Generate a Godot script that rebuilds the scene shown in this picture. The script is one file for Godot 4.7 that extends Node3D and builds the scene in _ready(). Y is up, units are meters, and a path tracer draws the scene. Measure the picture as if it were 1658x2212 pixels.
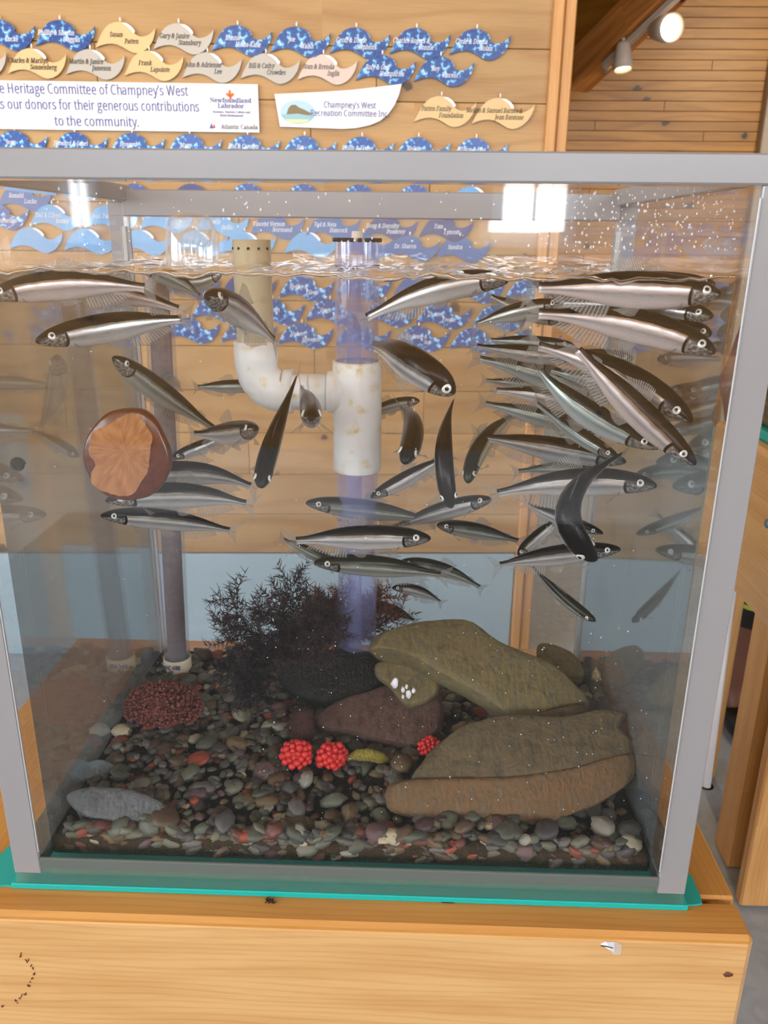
extends Node3D
# A public aquarium tank of capelin on a pine stand, in front of a donor wall of wave plaques.

const EYE := Vector3(0, 1.42, 0)
const FOCAL := 1745.0            # in pixels of the 1658 x 2212 frame
var cam_basis: Basis
var taken := {}
var M := {}                      # materials
var rng := RandomNumberGenerator.new()

# tank, in metres
const XL := -0.4155
const XR := 0.2945
const WALL := 0.031
const ZF := 0.74                 # distance of the front face
const ZFI := 0.771
const ZBI := 1.225
const ZB := 1.256
const Y0 := 0.700                # underside of the tank
const YIN := 0.712               # inside floor
const YTOP := 1.4885
const YWATER := 1.3845
const STAND := 0.692

# ---------------------------------------------------------------- places
func ray(x: float, y: float) -> Vector3:
	return cam_basis * Vector3((x - 829.0) / FOCAL, -(y - 1106.0) / FOCAL, -1.0)

func at(x: float, y: float, z: float) -> Vector3:
	var d := ray(x, y)
	return EYE + d * (-z / d.z)

func at_height(x: float, y: float, h: float) -> Vector3:
	var d := ray(x, y)
	return EYE + d * ((h - EYE.y) / d.y)

func on_plane(x: float, y: float, p: Vector3, n: Vector3) -> Vector3:
	var d := ray(x, y)
	return EYE + d * ((p - EYE).dot(n) / d.dot(n))

const WALL_TURN := 0.055
func on_wall(x: float, y: float, off := 0.0) -> Vector3:
	var n := Vector3(sin(WALL_TURN), 0, cos(WALL_TURN))
	return on_plane(x, y, Vector3(0, 0, -2.6) + n * off, n)

func bed_height(p: Vector3) -> float:
	var k := clampf((-p.z - ZFI) / (ZBI - ZFI), 0, 1)
	return lerpf(0.748, 0.752, k) + 0.006 * sin(p.x * 17.0) * sin(p.z * 13.0)

func on_bed(x: float, y: float) -> Vector3:
	var p := at_height(x, y, 0.75)
	for i in 3:
		p = at_height(x, y, bed_height(p))
	return p

# ---------------------------------------------------------------- nodes
func numbered(called: String) -> String:
	var n: int = taken.get(called, -1) + 1
	taken[called] = n
	return called if n == 0 else "%s_%03d" % [called, n]

func tag(o: Node, label: String, category: String, group := "") -> Node:
	o.set_meta("label", label)
	o.set_meta("category", category)
	if group:
		o.set_meta("group", group)
	return o

func thing(called: String, label: String, category: String, pos := Vector3.ZERO, turn := 0.0, group := "") -> Node3D:
	var o := Node3D.new()
	o.name = numbered(called)
	add_child(o)
	o.position = pos
	o.rotation.y = turn
	tag(o, label, category, group)
	return o

func part(called: String, mesh: Mesh, m: Material, parent: Node, pos := Vector3.ZERO, b := Basis.IDENTITY) -> MeshInstance3D:
	var o := MeshInstance3D.new()
	o.name = called
	o.mesh = mesh
	o.material_override = m
	parent.add_child(o, true)
	o.transform = Transform3D(b, pos)
	return o

func single(called: String, mesh: Mesh, m: Material, label: String, category: String, pos := Vector3.ZERO, b := Basis.IDENTITY, group := "") -> MeshInstance3D:
	var o := MeshInstance3D.new()
	o.name = numbered(called)
	o.mesh = mesh
	o.material_override = m
	add_child(o)
	o.transform = Transform3D(b, pos)
	tag(o, label, category, group)
	return o

func structure(called: String, pos := Vector3.ZERO, turn := 0.0) -> Node3D:
	var o := Node3D.new()
	o.name = called
	add_child(o)
	o.position = pos
	o.rotation.y = turn
	o.set_meta("kind", "structure")
	return o

# ---------------------------------------------------------------- materials
func mat(c: Color, rough := 0.6, metal := 0.0) -> StandardMaterial3D:
	var m := StandardMaterial3D.new()
	m.albedo_color = c
	m.roughness = rough
	m.metallic = metal
	return m

func pane(c: Color, alpha: float, rough := 0.02) -> StandardMaterial3D:
	var m := mat(Color(c.r, c.g, c.b, alpha), rough)
	m.transparency = BaseMaterial3D.TRANSPARENCY_ALPHA
	return m

func noise_tex(kind: int, freq: float, sd: int, ramp: Array, size := 512, octaves := 4) -> NoiseTexture2D:
	var n := FastNoiseLite.new()
	n.noise_type = kind
	n.seed = sd
	n.frequency = freq
	n.fractal_octaves = octaves
	var t := NoiseTexture2D.new()
	t.width = size
	t.height = size
	t.seamless = true
	t.noise = n
	if ramp.size():
		var g := Gradient.new()
		var offs := PackedFloat32Array()
		var cols := PackedColorArray()
		for i in ramp.size():
			offs.append(float(i) / (ramp.size() - 1))
			cols.append(ramp[i])
		g.offsets = offs
		g.colors = cols
		t.color_ramp = g
	return t

func stone(ramp: Array, sd: int, scale: float, rough := 0.75, relief := 0.6) -> StandardMaterial3D:
	var m := mat(Color.WHITE, rough)
	m.albedo_texture = noise_tex(FastNoiseLite.TYPE_SIMPLEX_SMOOTH, 0.012, sd, ramp, 512, 6)
	m.uv1_triplanar = true
	m.uv1_scale = Vector3.ONE * scale
	if relief > 0.12:
		m.heightmap_enabled = true
		m.heightmap_scale = relief
		m.heightmap_texture = M.grain_tex
	return m

func wood_image(w: int, h: int, sd: int, pale: Color, dark: Color, knot: Color, knots: Array, streak: float, waver := 16.0, strong := 0.42) -> ImageTexture:
	# flat-sawn softwood: grain along u, growth rings as wavering lines, knots where given as [u, v, radius] in pixels
	var im := Image.create(w, h, false, Image.FORMAT_RGB8)
	var a := FastNoiseLite.new()
	a.seed = sd
	a.noise_type = FastNoiseLite.TYPE_SIMPLEX_SMOOTH
	a.frequency = 1.0
	a.fractal_type = FastNoiseLite.FRACTAL_NONE
	for y in h:
		for x in w:
			var yy := float(y)
			var k := 0.0
			for q in knots:
				var dx: float = (x - q[0]) / 2.2
				var dy: float = y - q[1]
				var d := sqrt(dx * dx + dy * dy)
				var near: float = exp(-d / (q[2] * 2.0))
				yy += signf(dy + 0.001) * q[2] * 1.2 * near
				var core: float = sqrt(pow((x - q[0]) / 1.25, 2) + dy * dy) / q[2]
				k = maxf(k, 1.0 - smoothstep(0.55, 1.15, core + 0.25 * a.get_noise_2d(x * 0.11, y * 0.13)))
				k = maxf(k, 0.35 * exp(-d / (q[2] * 1.1)))
			var wav := a.get_noise_2d(x * 0.0035, yy * 0.018) * waver
			var ring := 0.5 + 0.5 * sin((yy + wav) * streak)
			ring = pow(ring, 4.0)
			var fine := a.get_noise_2d(x * 0.02, yy * 0.65 + 300.0)
			var broad := a.get_noise_2d(x * 0.004 + 50.0, yy * 0.03)
			var t := clampf(strong * ring + 0.20 * fine + 0.32 * broad + 0.2, 0, 1)
			im.set_pixel(x, y, pale.lerp(dark, t).lerp(knot, k))
	return ImageTexture.create_from_image(im)

func wood(tex: Texture2D, tint: Color, scale: Vector3, offset: Vector3, rough := 0.42, world := true) -> StandardMaterial3D:
	var m := mat(tint, rough)
	m.albedo_texture = tex
	m.uv1_triplanar = true
	m.uv1_world_triplanar = world
	m.uv1_scale = scale
	m.uv1_offset = offset
	return m

# ---------------------------------------------------------------- shapes
func done(st: SurfaceTool) -> ArrayMesh:
	st.generate_normals()
	return st.commit()

func fresh(smooth := true) -> SurfaceTool:
	var st := SurfaceTool.new()
	st.begin(Mesh.PRIMITIVE_TRIANGLES)
	st.set_smooth_group(0 if smooth else -1)
	return st

func tri(st: SurfaceTool, a: Vector3, b: Vector3, c: Vector3) -> void:
	st.add_vertex(a)
	st.add_vertex(b)
	st.add_vertex(c)

func quad(st: SurfaceTool, a: Vector3, b: Vector3, c: Vector3, d: Vector3) -> void:
	tri(st, a, b, c)
	tri(st, a, c, d)

func bevel_box(size: Vector3, b: float) -> ArrayMesh:
	var st := fresh(false)
	add_box(st, Vector3.ZERO, size, b)
	return done(st)

func add_box(st: SurfaceTool, c: Vector3, size: Vector3, b: float) -> void:
	# a box whose twelve edges are chamfered by b
	var h := size / 2.0
	b = minf(b, minf(h.x, minf(h.y, h.z)) * 0.49)
	var faces := []
	for ax in 3:
		for s in [-1.0, 1.0]:
			var u := (ax + 1) % 3
			var v := (ax + 2) % 3
			var pts := []
			for q in [[-1, -1], [1, -1], [1, 1], [-1, 1]]:
				var p := Vector3.ZERO
				p[ax] = s * h[ax]
				p[u] = q[0] * (h[u] - b)
				p[v] = q[1] * (h[v] - b)
				pts.append(p)
			faces.append([pts, _axis(ax, s)])
	for ax in 3:                                     # edges along ax
		var u := (ax + 1) % 3
		var v := (ax + 2) % 3
		for su in [-1.0, 1.0]:
			for sv in [-1.0, 1.0]:
				var pts := []
				for q in [[-1, 0], [1, 0], [1, 1], [-1, 1]]:
					var p := Vector3.ZERO
					p[ax] = q[0] * (h[ax] - b)
					p[u] = su * (h[u] - (b if q[1] == 1 else 0.0))
					p[v] = sv * (h[v] - (0.0 if q[1] == 1 else b))
					pts.append(p)
				faces.append([pts, _axis(u, su) + _axis(v, sv)])
	for f in faces:
		var p: Array = f[0]
		var n: Vector3 = (p[1] - p[0]).cross(p[2] - p[0])
		if n.dot(f[1]) > 0:
			p.reverse()
		quad(st, c + p[0], c + p[1], c + p[2], c + p[3])
	for sx in [-1.0, 1.0]:
		for sy in [-1.0, 1.0]:
			for sz in [-1.0, 1.0]:
				var p := [Vector3(sx * h.x, sy * (h.y - b), sz * (h.z - b)), Vector3(sx * (h.x - b), sy * h.y, sz * (h.z - b)), Vector3(sx * (h.x - b), sy * (h.y - b), sz * h.z)]
				if (p[1] - p[0]).cross(p[2] - p[0]).dot(Vector3(sx, sy, sz)) > 0:
					p.reverse()
				tri(st, c + p[0], c + p[1], c + p[2])

func _axis(i: int, s: float) -> Vector3:
	var v := Vector3.ZERO
	v[i] = s
	return v

func rings_mesh(rings: Array, caps := true, uv := false) -> ArrayMesh:
	# rings of equally many points, joined in order; front faces outwards when rings turn clockwise seen from the first ring
	var st := fresh(true)
	add_rings(st, rings, caps, uv)
	return done(st)

func add_rings(st: SurfaceTool, rings: Array, caps := true, uv := false, uvs := []) -> void:
	var n: int = rings[0].size()
	for i in rings.size() - 1:
		for j in n:
			var k := (j + 1) % n
			var corners := [[i, j], [i, k], [i + 1, k], [i, j], [i + 1, k], [i + 1, j]]
			for c in corners:
				if uv:
					if uvs.size():
						st.set_uv(uvs[c[0]][c[1]])
					else:
						st.set_uv(Vector2(float(c[0]) / (rings.size() - 1), float(c[1] if not (c[1] == 0 and j == n - 1) else n) / n))
				st.add_vertex(rings[c[0]][c[1]])
	if caps:
		for e in [0, rings.size() - 1]:
			var mid := Vector3.ZERO
			for p in rings[e]:
				mid += p / float(n)
			for j in n:
				var k := (j + 1) % n
				if e == 0:
					tri(st, mid, rings[e][k], rings[e][j])
				else:
					tri(st, mid, rings[e][j], rings[e][k])

func circle(c: Vector3, e1: Vector3, e2: Vector3, r: float, n := 24) -> Array:
	var out := []
	for j in n:
		var t := TAU * j / n
		out.append(c + (e1 * cos(t) + e2 * sin(t)) * r)
	return out

func lathe(profile: Array, n := 32) -> ArrayMesh:
	# profile of [radius, height], turned about y
	var rings := []
	for p in profile:
		rings.append(circle(Vector3(0, p[1], 0), Vector3.RIGHT, Vector3.BACK, maxf(p[0], 0.00001), n))
	return rings_mesh(rings, false)

func sweep(pts: Array, radii: Array, n := 16, caps := true) -> ArrayMesh:
	var st := fresh(true)
	add_sweep(st, pts, radii, n, caps)
	return done(st)

func add_sweep(st: SurfaceTool, pts: Array, radii: Array, n := 16, caps := true) -> void:
	var rings := []
	var up := Vector3.UP
	for i in pts.size():
		var t: Vector3 = (pts[mini(i + 1, pts.size() - 1)] - pts[maxi(i - 1, 0)]).normalized()
		if absf(t.dot(up)) > 0.95:
			up = Vector3.RIGHT if absf(t.x) < 0.9 else Vector3.BACK
		var e1 := (up - t * up.dot(t)).normalized()
		up = e1
		rings.append(circle(pts[i], e1, t.cross(e1), radii[i] if radii.size() > 1 else radii[0], n))
	add_rings(st, rings, caps)

func extrude(poly: PackedVector2Array, depth: float, uv_scale := 1.0) -> ArrayMesh:
	# polygon in x, y with its front at z = depth and its back at z = 0
	var st := fresh(false)
	var idx := Geometry2D.triangulate_polygon(poly)
	for i in range(0, idx.size(), 3):
		var p := [poly[idx[i]], poly[idx[i + 1]], poly[idx[i + 2]]]
		if (p[1] - p[0]).cross(p[2] - p[0]) > 0:
			p.reverse()
		for q in p:
			st.set_uv(q * uv_scale)
			st.add_vertex(Vector3(q.x, q.y, depth))
		p.reverse()
		for q in p:
			st.set_uv(q * uv_scale)
			st.add_vertex(Vector3(q.x, q.y, 0))
	var cw := Geometry2D.is_polygon_clockwise(poly)
	for i in poly.size():
		var a := poly[i]
		var b := poly[(i + 1) % poly.size()]
		if cw:
			var s := a
			a = b
			b = s
		st.set_uv(a * uv_scale)
		quad(st, Vector3(a.x, a.y, 0), Vector3(a.x, a.y, depth), Vector3(b.x, b.y, depth), Vector3(b.x, b.y, 0))
	return done(st)

func ball(r: Vector3, nu := 12, nv := 8, rough := 0.0, sd := 0) -> ArrayMesh:
	var n := FastNoiseLite.new()
	n.seed = sd
	n.frequency = 0.9
	var rings := []
	for i in nv + 1:
		var f := PI * clampf(float(i) / nv, 0.004, 0.996)
		var ring := []
		for j in nu:
			var t := TAU * j / nu
			var d := Vector3(sin(f) * cos(t), cos(f), sin(f) * sin(t))
			ring.append(d * r * (1.0 + rough * n.get_noise_3dv(d * 1.7)))
		rings.append(ring)
	return rings_mesh(rings, false)

func smooth_loop(pts: Array, n: int) -> Array:
	# closed Catmull-Rom loop through 2D or 3D points, n points equally spaced in parameter
	var out := []
	var m := pts.size()
	for i in n:
		var t := float(i) / n * m
		var k := int(t)
		var f := t - k
		out.append(pts[k % m].cubic_interpolate(pts[(k + 1) % m], pts[(k + m - 1) % m], pts[(k + 2) % m], f))
	return out

func slab(outline: Array, z: float, normal: Vector3, thick: float, sd: int, rough: float, layers := 6, flare := 0.03) -> Array:
	# a boulder or slab whose upper face has that outline on a tilted plane through depth z; returns [mesh, base position]
	var c2 := Vector2.ZERO
	for p in outline:
		c2 += Vector2(p[0], p[1]) / outline.size()
	var nrm := normal.normalized()
	var mid := at(c2.x, c2.y, z)
	var flat := []
	for p in outline:
		flat.append(on_plane(p[0], p[1], mid, nrm) - mid)
	var loop := smooth_loop(flat, 60)
	var nz := FastNoiseLite.new()
	nz.seed = sd
	nz.frequency = 14.0
	nz.fractal_octaves = 4
	var rings := []
	for s in [0.001, 0.3, 0.55, 0.75, 0.88, 0.96]:
		var ring := []
		for p in loop:
			var q: Vector3 = p * s
			var edge := pow(s, 10.0)
			ring.append(q + nrm * (rough * nz.get_noise_3dv(q) - edge * thick * 0.14))
		rings.append(ring)
	for k in layers:
		var f := (k + 0.5) / layers
		var ring := []
		var step := 0.5 * nz.get_noise_2d(k * 3.7 + sd, 1.5)
		for p in loop:
			var out := 1.0 + flare * sin(PI * f) + 0.05 * step - 0.16 * pow(f, 3.0) + 1.2 * rough / maxf(p.length(), 0.03) * nz.get_noise_3dv(p * 1.4 + nrm * f * 0.05)
			ring.append(p * out - nrm * thick * (0.16 + 0.80 * f))
		rings.append(ring)
	for s in [0.6, 0.001]:
		var ring := []
		for p in loop:
			ring.append(p * s - nrm * thick)
		rings.append(ring)
	var st := fresh(true)
	add_rings(st, rings.slice(0, 6), false)                     # the face and the broken edge meet in a sharp line
	var rim := []
	for p in rings[5]:
		rim.append(p)
	st.set_smooth_group(1)
	add_rings(st, [rim] + rings.slice(6), false)
	return [done(st), mid]

# ---------------------------------------------------------------- fish
func fish_skin(sd: int, back: Color, line: Color, flank: Color, belly: Color) -> ImageTexture:
	# u runs from snout to tail, v from the ridge of the back round to the belly
	var w := 640
	var h := 160
	var im := Image.create(w, h, false, Image.FORMAT_RGB8)
	var n := FastNoiseLite.new()
	n.seed = sd
	n.frequency = 1.0
	for y in h:
		for x in w:
			var u := float(x) / w
			var v := float(y) / h
			var wob := 0.02 * n.get_noise_2d(u * 9.0, v * 3.0)
			var top := 0.385 + wob + 0.03 * smoothstep(0.75, 1.0, u)
			# flank: dusky under the line, silver scales with a highlight painted in, dusky again, white belly
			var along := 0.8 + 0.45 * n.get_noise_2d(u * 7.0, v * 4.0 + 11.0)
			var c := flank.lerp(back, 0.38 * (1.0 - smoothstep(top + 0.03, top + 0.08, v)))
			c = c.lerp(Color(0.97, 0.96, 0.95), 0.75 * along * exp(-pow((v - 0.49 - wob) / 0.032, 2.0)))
			c = c.lerp(back, 0.30 * along * exp(-pow((v - 0.575 + wob) / 0.03, 2.0)))
			c = c.lerp(belly, smoothstep(0.62, 0.70, v))
			c = c.lerp(line, (1.0 - smoothstep(0.0, 0.022, absf(v - top - 0.02))) * 0.8)
			c = c.lerp(back, 1.0 - smoothstep(top - 0.02, top + 0.004, v))
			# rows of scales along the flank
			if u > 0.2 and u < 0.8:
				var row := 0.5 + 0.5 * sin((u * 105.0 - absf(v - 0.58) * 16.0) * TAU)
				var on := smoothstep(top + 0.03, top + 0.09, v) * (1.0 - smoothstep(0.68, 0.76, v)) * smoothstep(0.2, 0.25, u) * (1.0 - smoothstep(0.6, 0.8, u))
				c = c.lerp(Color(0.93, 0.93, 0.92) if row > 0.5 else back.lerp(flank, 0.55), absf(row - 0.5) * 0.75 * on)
			var speck := n.get_noise_2d(u * 260.0, v * 60.0)
			c = c.lerp(back, clampf(speck - 0.25, 0, 1) * 0.5)
			# pink and green tinges that run along the side
			var tinge := n.get_noise_2d(u * 5.0 + 40.0, v * 22.0)
			c = c.lerp(Color(0.74, 0.58, 0.60) if tinge > 0 else Color(0.45, 0.52, 0.52), absf(tinge) * 0.35 * smoothstep(0.42, 0.5, v))
			# head: dark crown, silver cheek, dark edge of the gill cover
			if u < 0.21:
				var crown := 1.0 - smoothstep(0.44, 0.5, v + 0.5 * maxf(0.0, u - 0.12))
				var cheek := Color(0.66, 0.65, 0.64).lerp(back, clampf(0.5 + 1.4 * n.get_noise_2d(u * 30.0, v * 9.0), 0, 1) * 0.55)
				var head := cheek.lerp(back, crown)
				var lip := 1.0 - smoothstep(0.0, 0.02, absf(v - 0.6 - u * 0.6)) * 1.0
				head = head.lerp(back, clampf(lip, 0, 1) * (1.0 - smoothstep(0.05, 0.075, u)))
				head = head.lerp(back, 1.0 - smoothstep(0.0, 0.03, u))
				c = c.lerp(head, 1.0 - smoothstep(0.185, 0.2, u + 0.05 * absf(v - 0.55)))
			var rim := absf(u + 0.06 * pow(absf(v - 0.56) * 2.0, 2.0) - 0.196)
			c = c.lerp(back, (1.0 - smoothstep(0.005, 0.013, rim)) * smoothstep(0.25, 0.4, v) * (1.0 - smoothstep(0.78, 0.9, v)))
			im.set_pixel(x, y, c)
	return ImageTexture.create_from_image(im)

const FISH_T := [0.0, 0.012, 0.035, 0.065, 0.10, 0.14, 0.18, 0.23, 0.30, 0.38, 0.46, 0.54, 0.62, 0.70, 0.77, 0.83, 0.89, 0.94, 0.98, 1.0]
const FISH_H := [0.006, 0.017, 0.029, 0.040, 0.050, 0.058, 0.064, 0.070, 0.075, 0.079, 0.080, 0.078, 0.073, 0.064, 0.053, 0.042, 0.032, 0.027, 0.027, 0.028]
const FISH_W := [0.005, 0.018, 0.030, 0.039, 0.046, 0.051, 0.055, 0.057, 0.059, 0.059, 0.057, 0.053, 0.047, 0.039, 0.030, 0.022, 0.015, 0.010, 0.007, 0.004]

func fin(st: SurfaceTool, base0: Vector3, base1: Vector3, out: Vector3, lean: Vector3, n := 8, shape := 0.5, bulge := Vector3.ZERO) -> void:
	# a fan of rays between two points of the body, rounded at its free edge
	var lo := []
	var md := []
	var hi := []
	for i in n + 1:
		var f := float(i) / n
		var b := base0.lerp(base1, f)
		var reach := lerpf(1.0, shape, f) * (0.75 + 0.25 * sin(PI * clampf(f * 1.2, 0, 1)))
		var tip := b + out * reach + lean * (0.4 + f * 0.6) + bulge * sin(f * PI) * 0.5
		lo.append(b)
		md.append(b.lerp(tip, 0.5) + bulge * 0.3)
		hi.append(tip)
	for pair in [[lo, md, 0.0, 0.5], [md, hi, 0.5, 1.0]]:
		for i in n:
			var a: Array = pair[0]
			var c: Array = pair[1]
			var uv := [Vector2(float(i) / n, pair[2]), Vector2(float(i + 1) / n, pair[2]), Vector2(float(i + 1) / n, pair[3]), Vector2(float(i) / n, pair[3])]
			var p := [a[i], a[i + 1], c[i + 1], c[i]]
			for k in [0, 1, 2, 0, 2, 3]:
				st.set_uv(uv[k])
				st.add_vertex(p[k])

func fish(label: String, group: String, head: Array, mid: Array, tail: Array, lift := 0.0, fat := 1.0, skin := "steel", fins := 1.0) -> void:
	# snout, mid-body and root of the tail, each a picture point with its distance; lift turns the back towards the viewer
	var a := at(head[0], head[1], head[2])
	var c := at(tail[0], tail[1], tail[2])
	var m := at(mid[0], mid[1], mid[2] if mid.size() > 2 else (head[2] + tail[2]) / 2.0)
	var ctrl := m * 2.0 - (a + c) / 2.0
	var origin := m
	var length := 0.0
	var prev := a
	for i in range(1, 13):
		var f := i / 12.0
		var q := a.lerp(ctrl, f).lerp(ctrl.lerp(c, f), f)
		length += q.distance_to(prev)
		prev = q
	var view := (EYE - m).normalized()
	var size := clampf(length, 0.12, 0.24) * fat * 1.14
	var root := thing("capelin", label, "fish", origin, 0.0, group)
	var nv := 20
	var rings := []
	var uvs := []
	var frames := []
	for i in FISH_T.size():
		var f: float = FISH_T[i]
		var p := a.lerp(ctrl, f).lerp(ctrl.lerp(c, f), f) - origin
		var t := ((ctrl - a) * (1.0 - f) + (c - ctrl) * f).normalized()
		var ref := Vector3.UP.lerp(view, absf(lift)) if lift >= 0 else Vector3.UP.lerp(-view, absf(lift))
		var up := (ref - t * ref.dot(t)).normalized()
		var side := t.cross(up)
		var hh: float = FISH_H[i] * size
		var ww: float = FISH_W[i] * size
		frames.append([p, t, up, side, hh, ww])
		var ring := []
		var ruv := []
		for j in nv:
			var g := TAU * j / nv
			var low := 1.0 + 0.12 * maxf(0.0, -cos(g)) * smoothstep(0.1, 0.3, f) * (1.0 - smoothstep(0.6, 0.75, f))
			ring.append(p + up * cos(g) * hh * low + side * sin(g) * ww)
			ruv.append(Vector2(f, 1.0 - absf(float(j) / nv * 2.0 - 1.0)))
		rings.append(ring)
		uvs.append(ruv)
	var st := fresh(true)
	add_rings(st, rings, true, true, uvs)
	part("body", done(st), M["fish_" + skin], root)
	# eyes
	for s in [-1.0, 1.0]:
		var fr: Array = frames[4]
		var dir: Vector3 = (fr[3] * s * 0.93 + fr[2] * 0.36).normalized()
		var pos: Vector3 = fr[0] + fr[1] * 0.004 * size + fr[3] * s * fr[5] * 0.90 + fr[2] * fr[4] * 0.30
		var b := Basis(fr[1], dir, fr[1].cross(dir)) 
		var e := part("eye", M.unit_ball, M.iris, root, pos, b.scaled_local(Vector3(0.0215, 0.0095, 0.0215) * size))
		part("pupil", M.unit_ball, M.pupil, e, Vector3(0, 0.62, 0), Basis.from_scale(Vector3(0.52, 0.5, 0.52)))
	# fins
	var top := func(i: int) -> Vector3: return frames[i][0] + frames[i][2] * frames[i][4] * 0.96
	var low_at := func(i: int, s := 0.0) -> Vector3: return frames[i][0] - frames[i][2] * frames[i][4] * 1.02 + frames[i][3] * frames[i][5] * s
	var up0: Vector3 = frames[11][2]
	var back: Vector3 = frames[11][1]
	st = fresh(true)
	fin(st, top.call(10), top.call(12), up0 * 0.085 * size * fins, back * 0.055 * size, 8, 0.35)
	part("dorsal_fin", done(st), M.fin, root)
	st = fresh(true)
	fin(st, top.call(15), top.call(16), frames[15][2] * 0.022 * size, frames[15][1] * 0.03 * size, 3, 0.6)
	part("adipose_fin", done(st), M.fin, root)
	st = fresh(true)
	fin(st, low_at.call(12), low_at.call(16), -frames[13][2] * 0.075 * size * fins, frames[13][1] * 0.045 * size, 12, 0.45)
	part("anal_fin", done(st), M.fin, root)
	for s in [-1.0, 1.0]:
		st = fresh(true)
		fin(st, low_at.call(10, 0.35 * s), low_at.call(11, 0.35 * s), (-frames[10][2] * 0.045 + frames[10][3] * s * 0.035) * size * fins, back * 0.06 * size, 6, 0.5)
		part("pelvic_fin", done(st), M.fin, root)
		st = fresh(true)
		var r0: Vector3 = frames[7][0] - frames[7][2] * frames[7][4] * 0.62 + frames[7][3] * s * frames[7][5] * 0.8
		fin(st, r0, r0 - frames[7][2] * 0.022 * size, (-frames[7][2] * 0.045 + frames[7][3] * s * 0.05) * size * fins, frames[7][1] * 0.085 * size, 7, 0.7)
		part("pectoral_fin", done(st), M.fin, root)
	st = fresh(true)
	var e0: Array = frames[frames.size() - 1]
	for s in [-1.0, 1.0]:
		for i in 8:
			var q := []
			for f in [i / 8.0, (i + 1) / 8.0]:
				var b0: Vector3 = e0[0] + e0[2] * e0[4] * s * (1.0 - f) - e0[1] * 0.01 * size
				var d: Vector3 = e0[1] * lerpf(0.125, 0.062, sqrt(f)) + e0[2] * s * lerpf(0.088, 0.0, f)
				q.append([b0, b0 + d * 0.5 * size, b0 + d * size])
			for k in 2:
				var uv := [Vector2(i / 8.0, k * 0.5), Vector2((i + 1) / 8.0, k * 0.5), Vector2((i + 1) / 8.0, k * 0.5 + 0.5), Vector2(i / 8.0, k * 0.5 + 0.5)]
				var p := [q[0][k], q[1][k], q[1][k + 1], q[0][k + 1]]
				for c4 in [0, 1, 2, 0, 2, 3]:
					st.set_uv(uv[c4])
					st.add_vertex(p[c4])
	part("tail_fin", done(st), M.fin, root)

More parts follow.
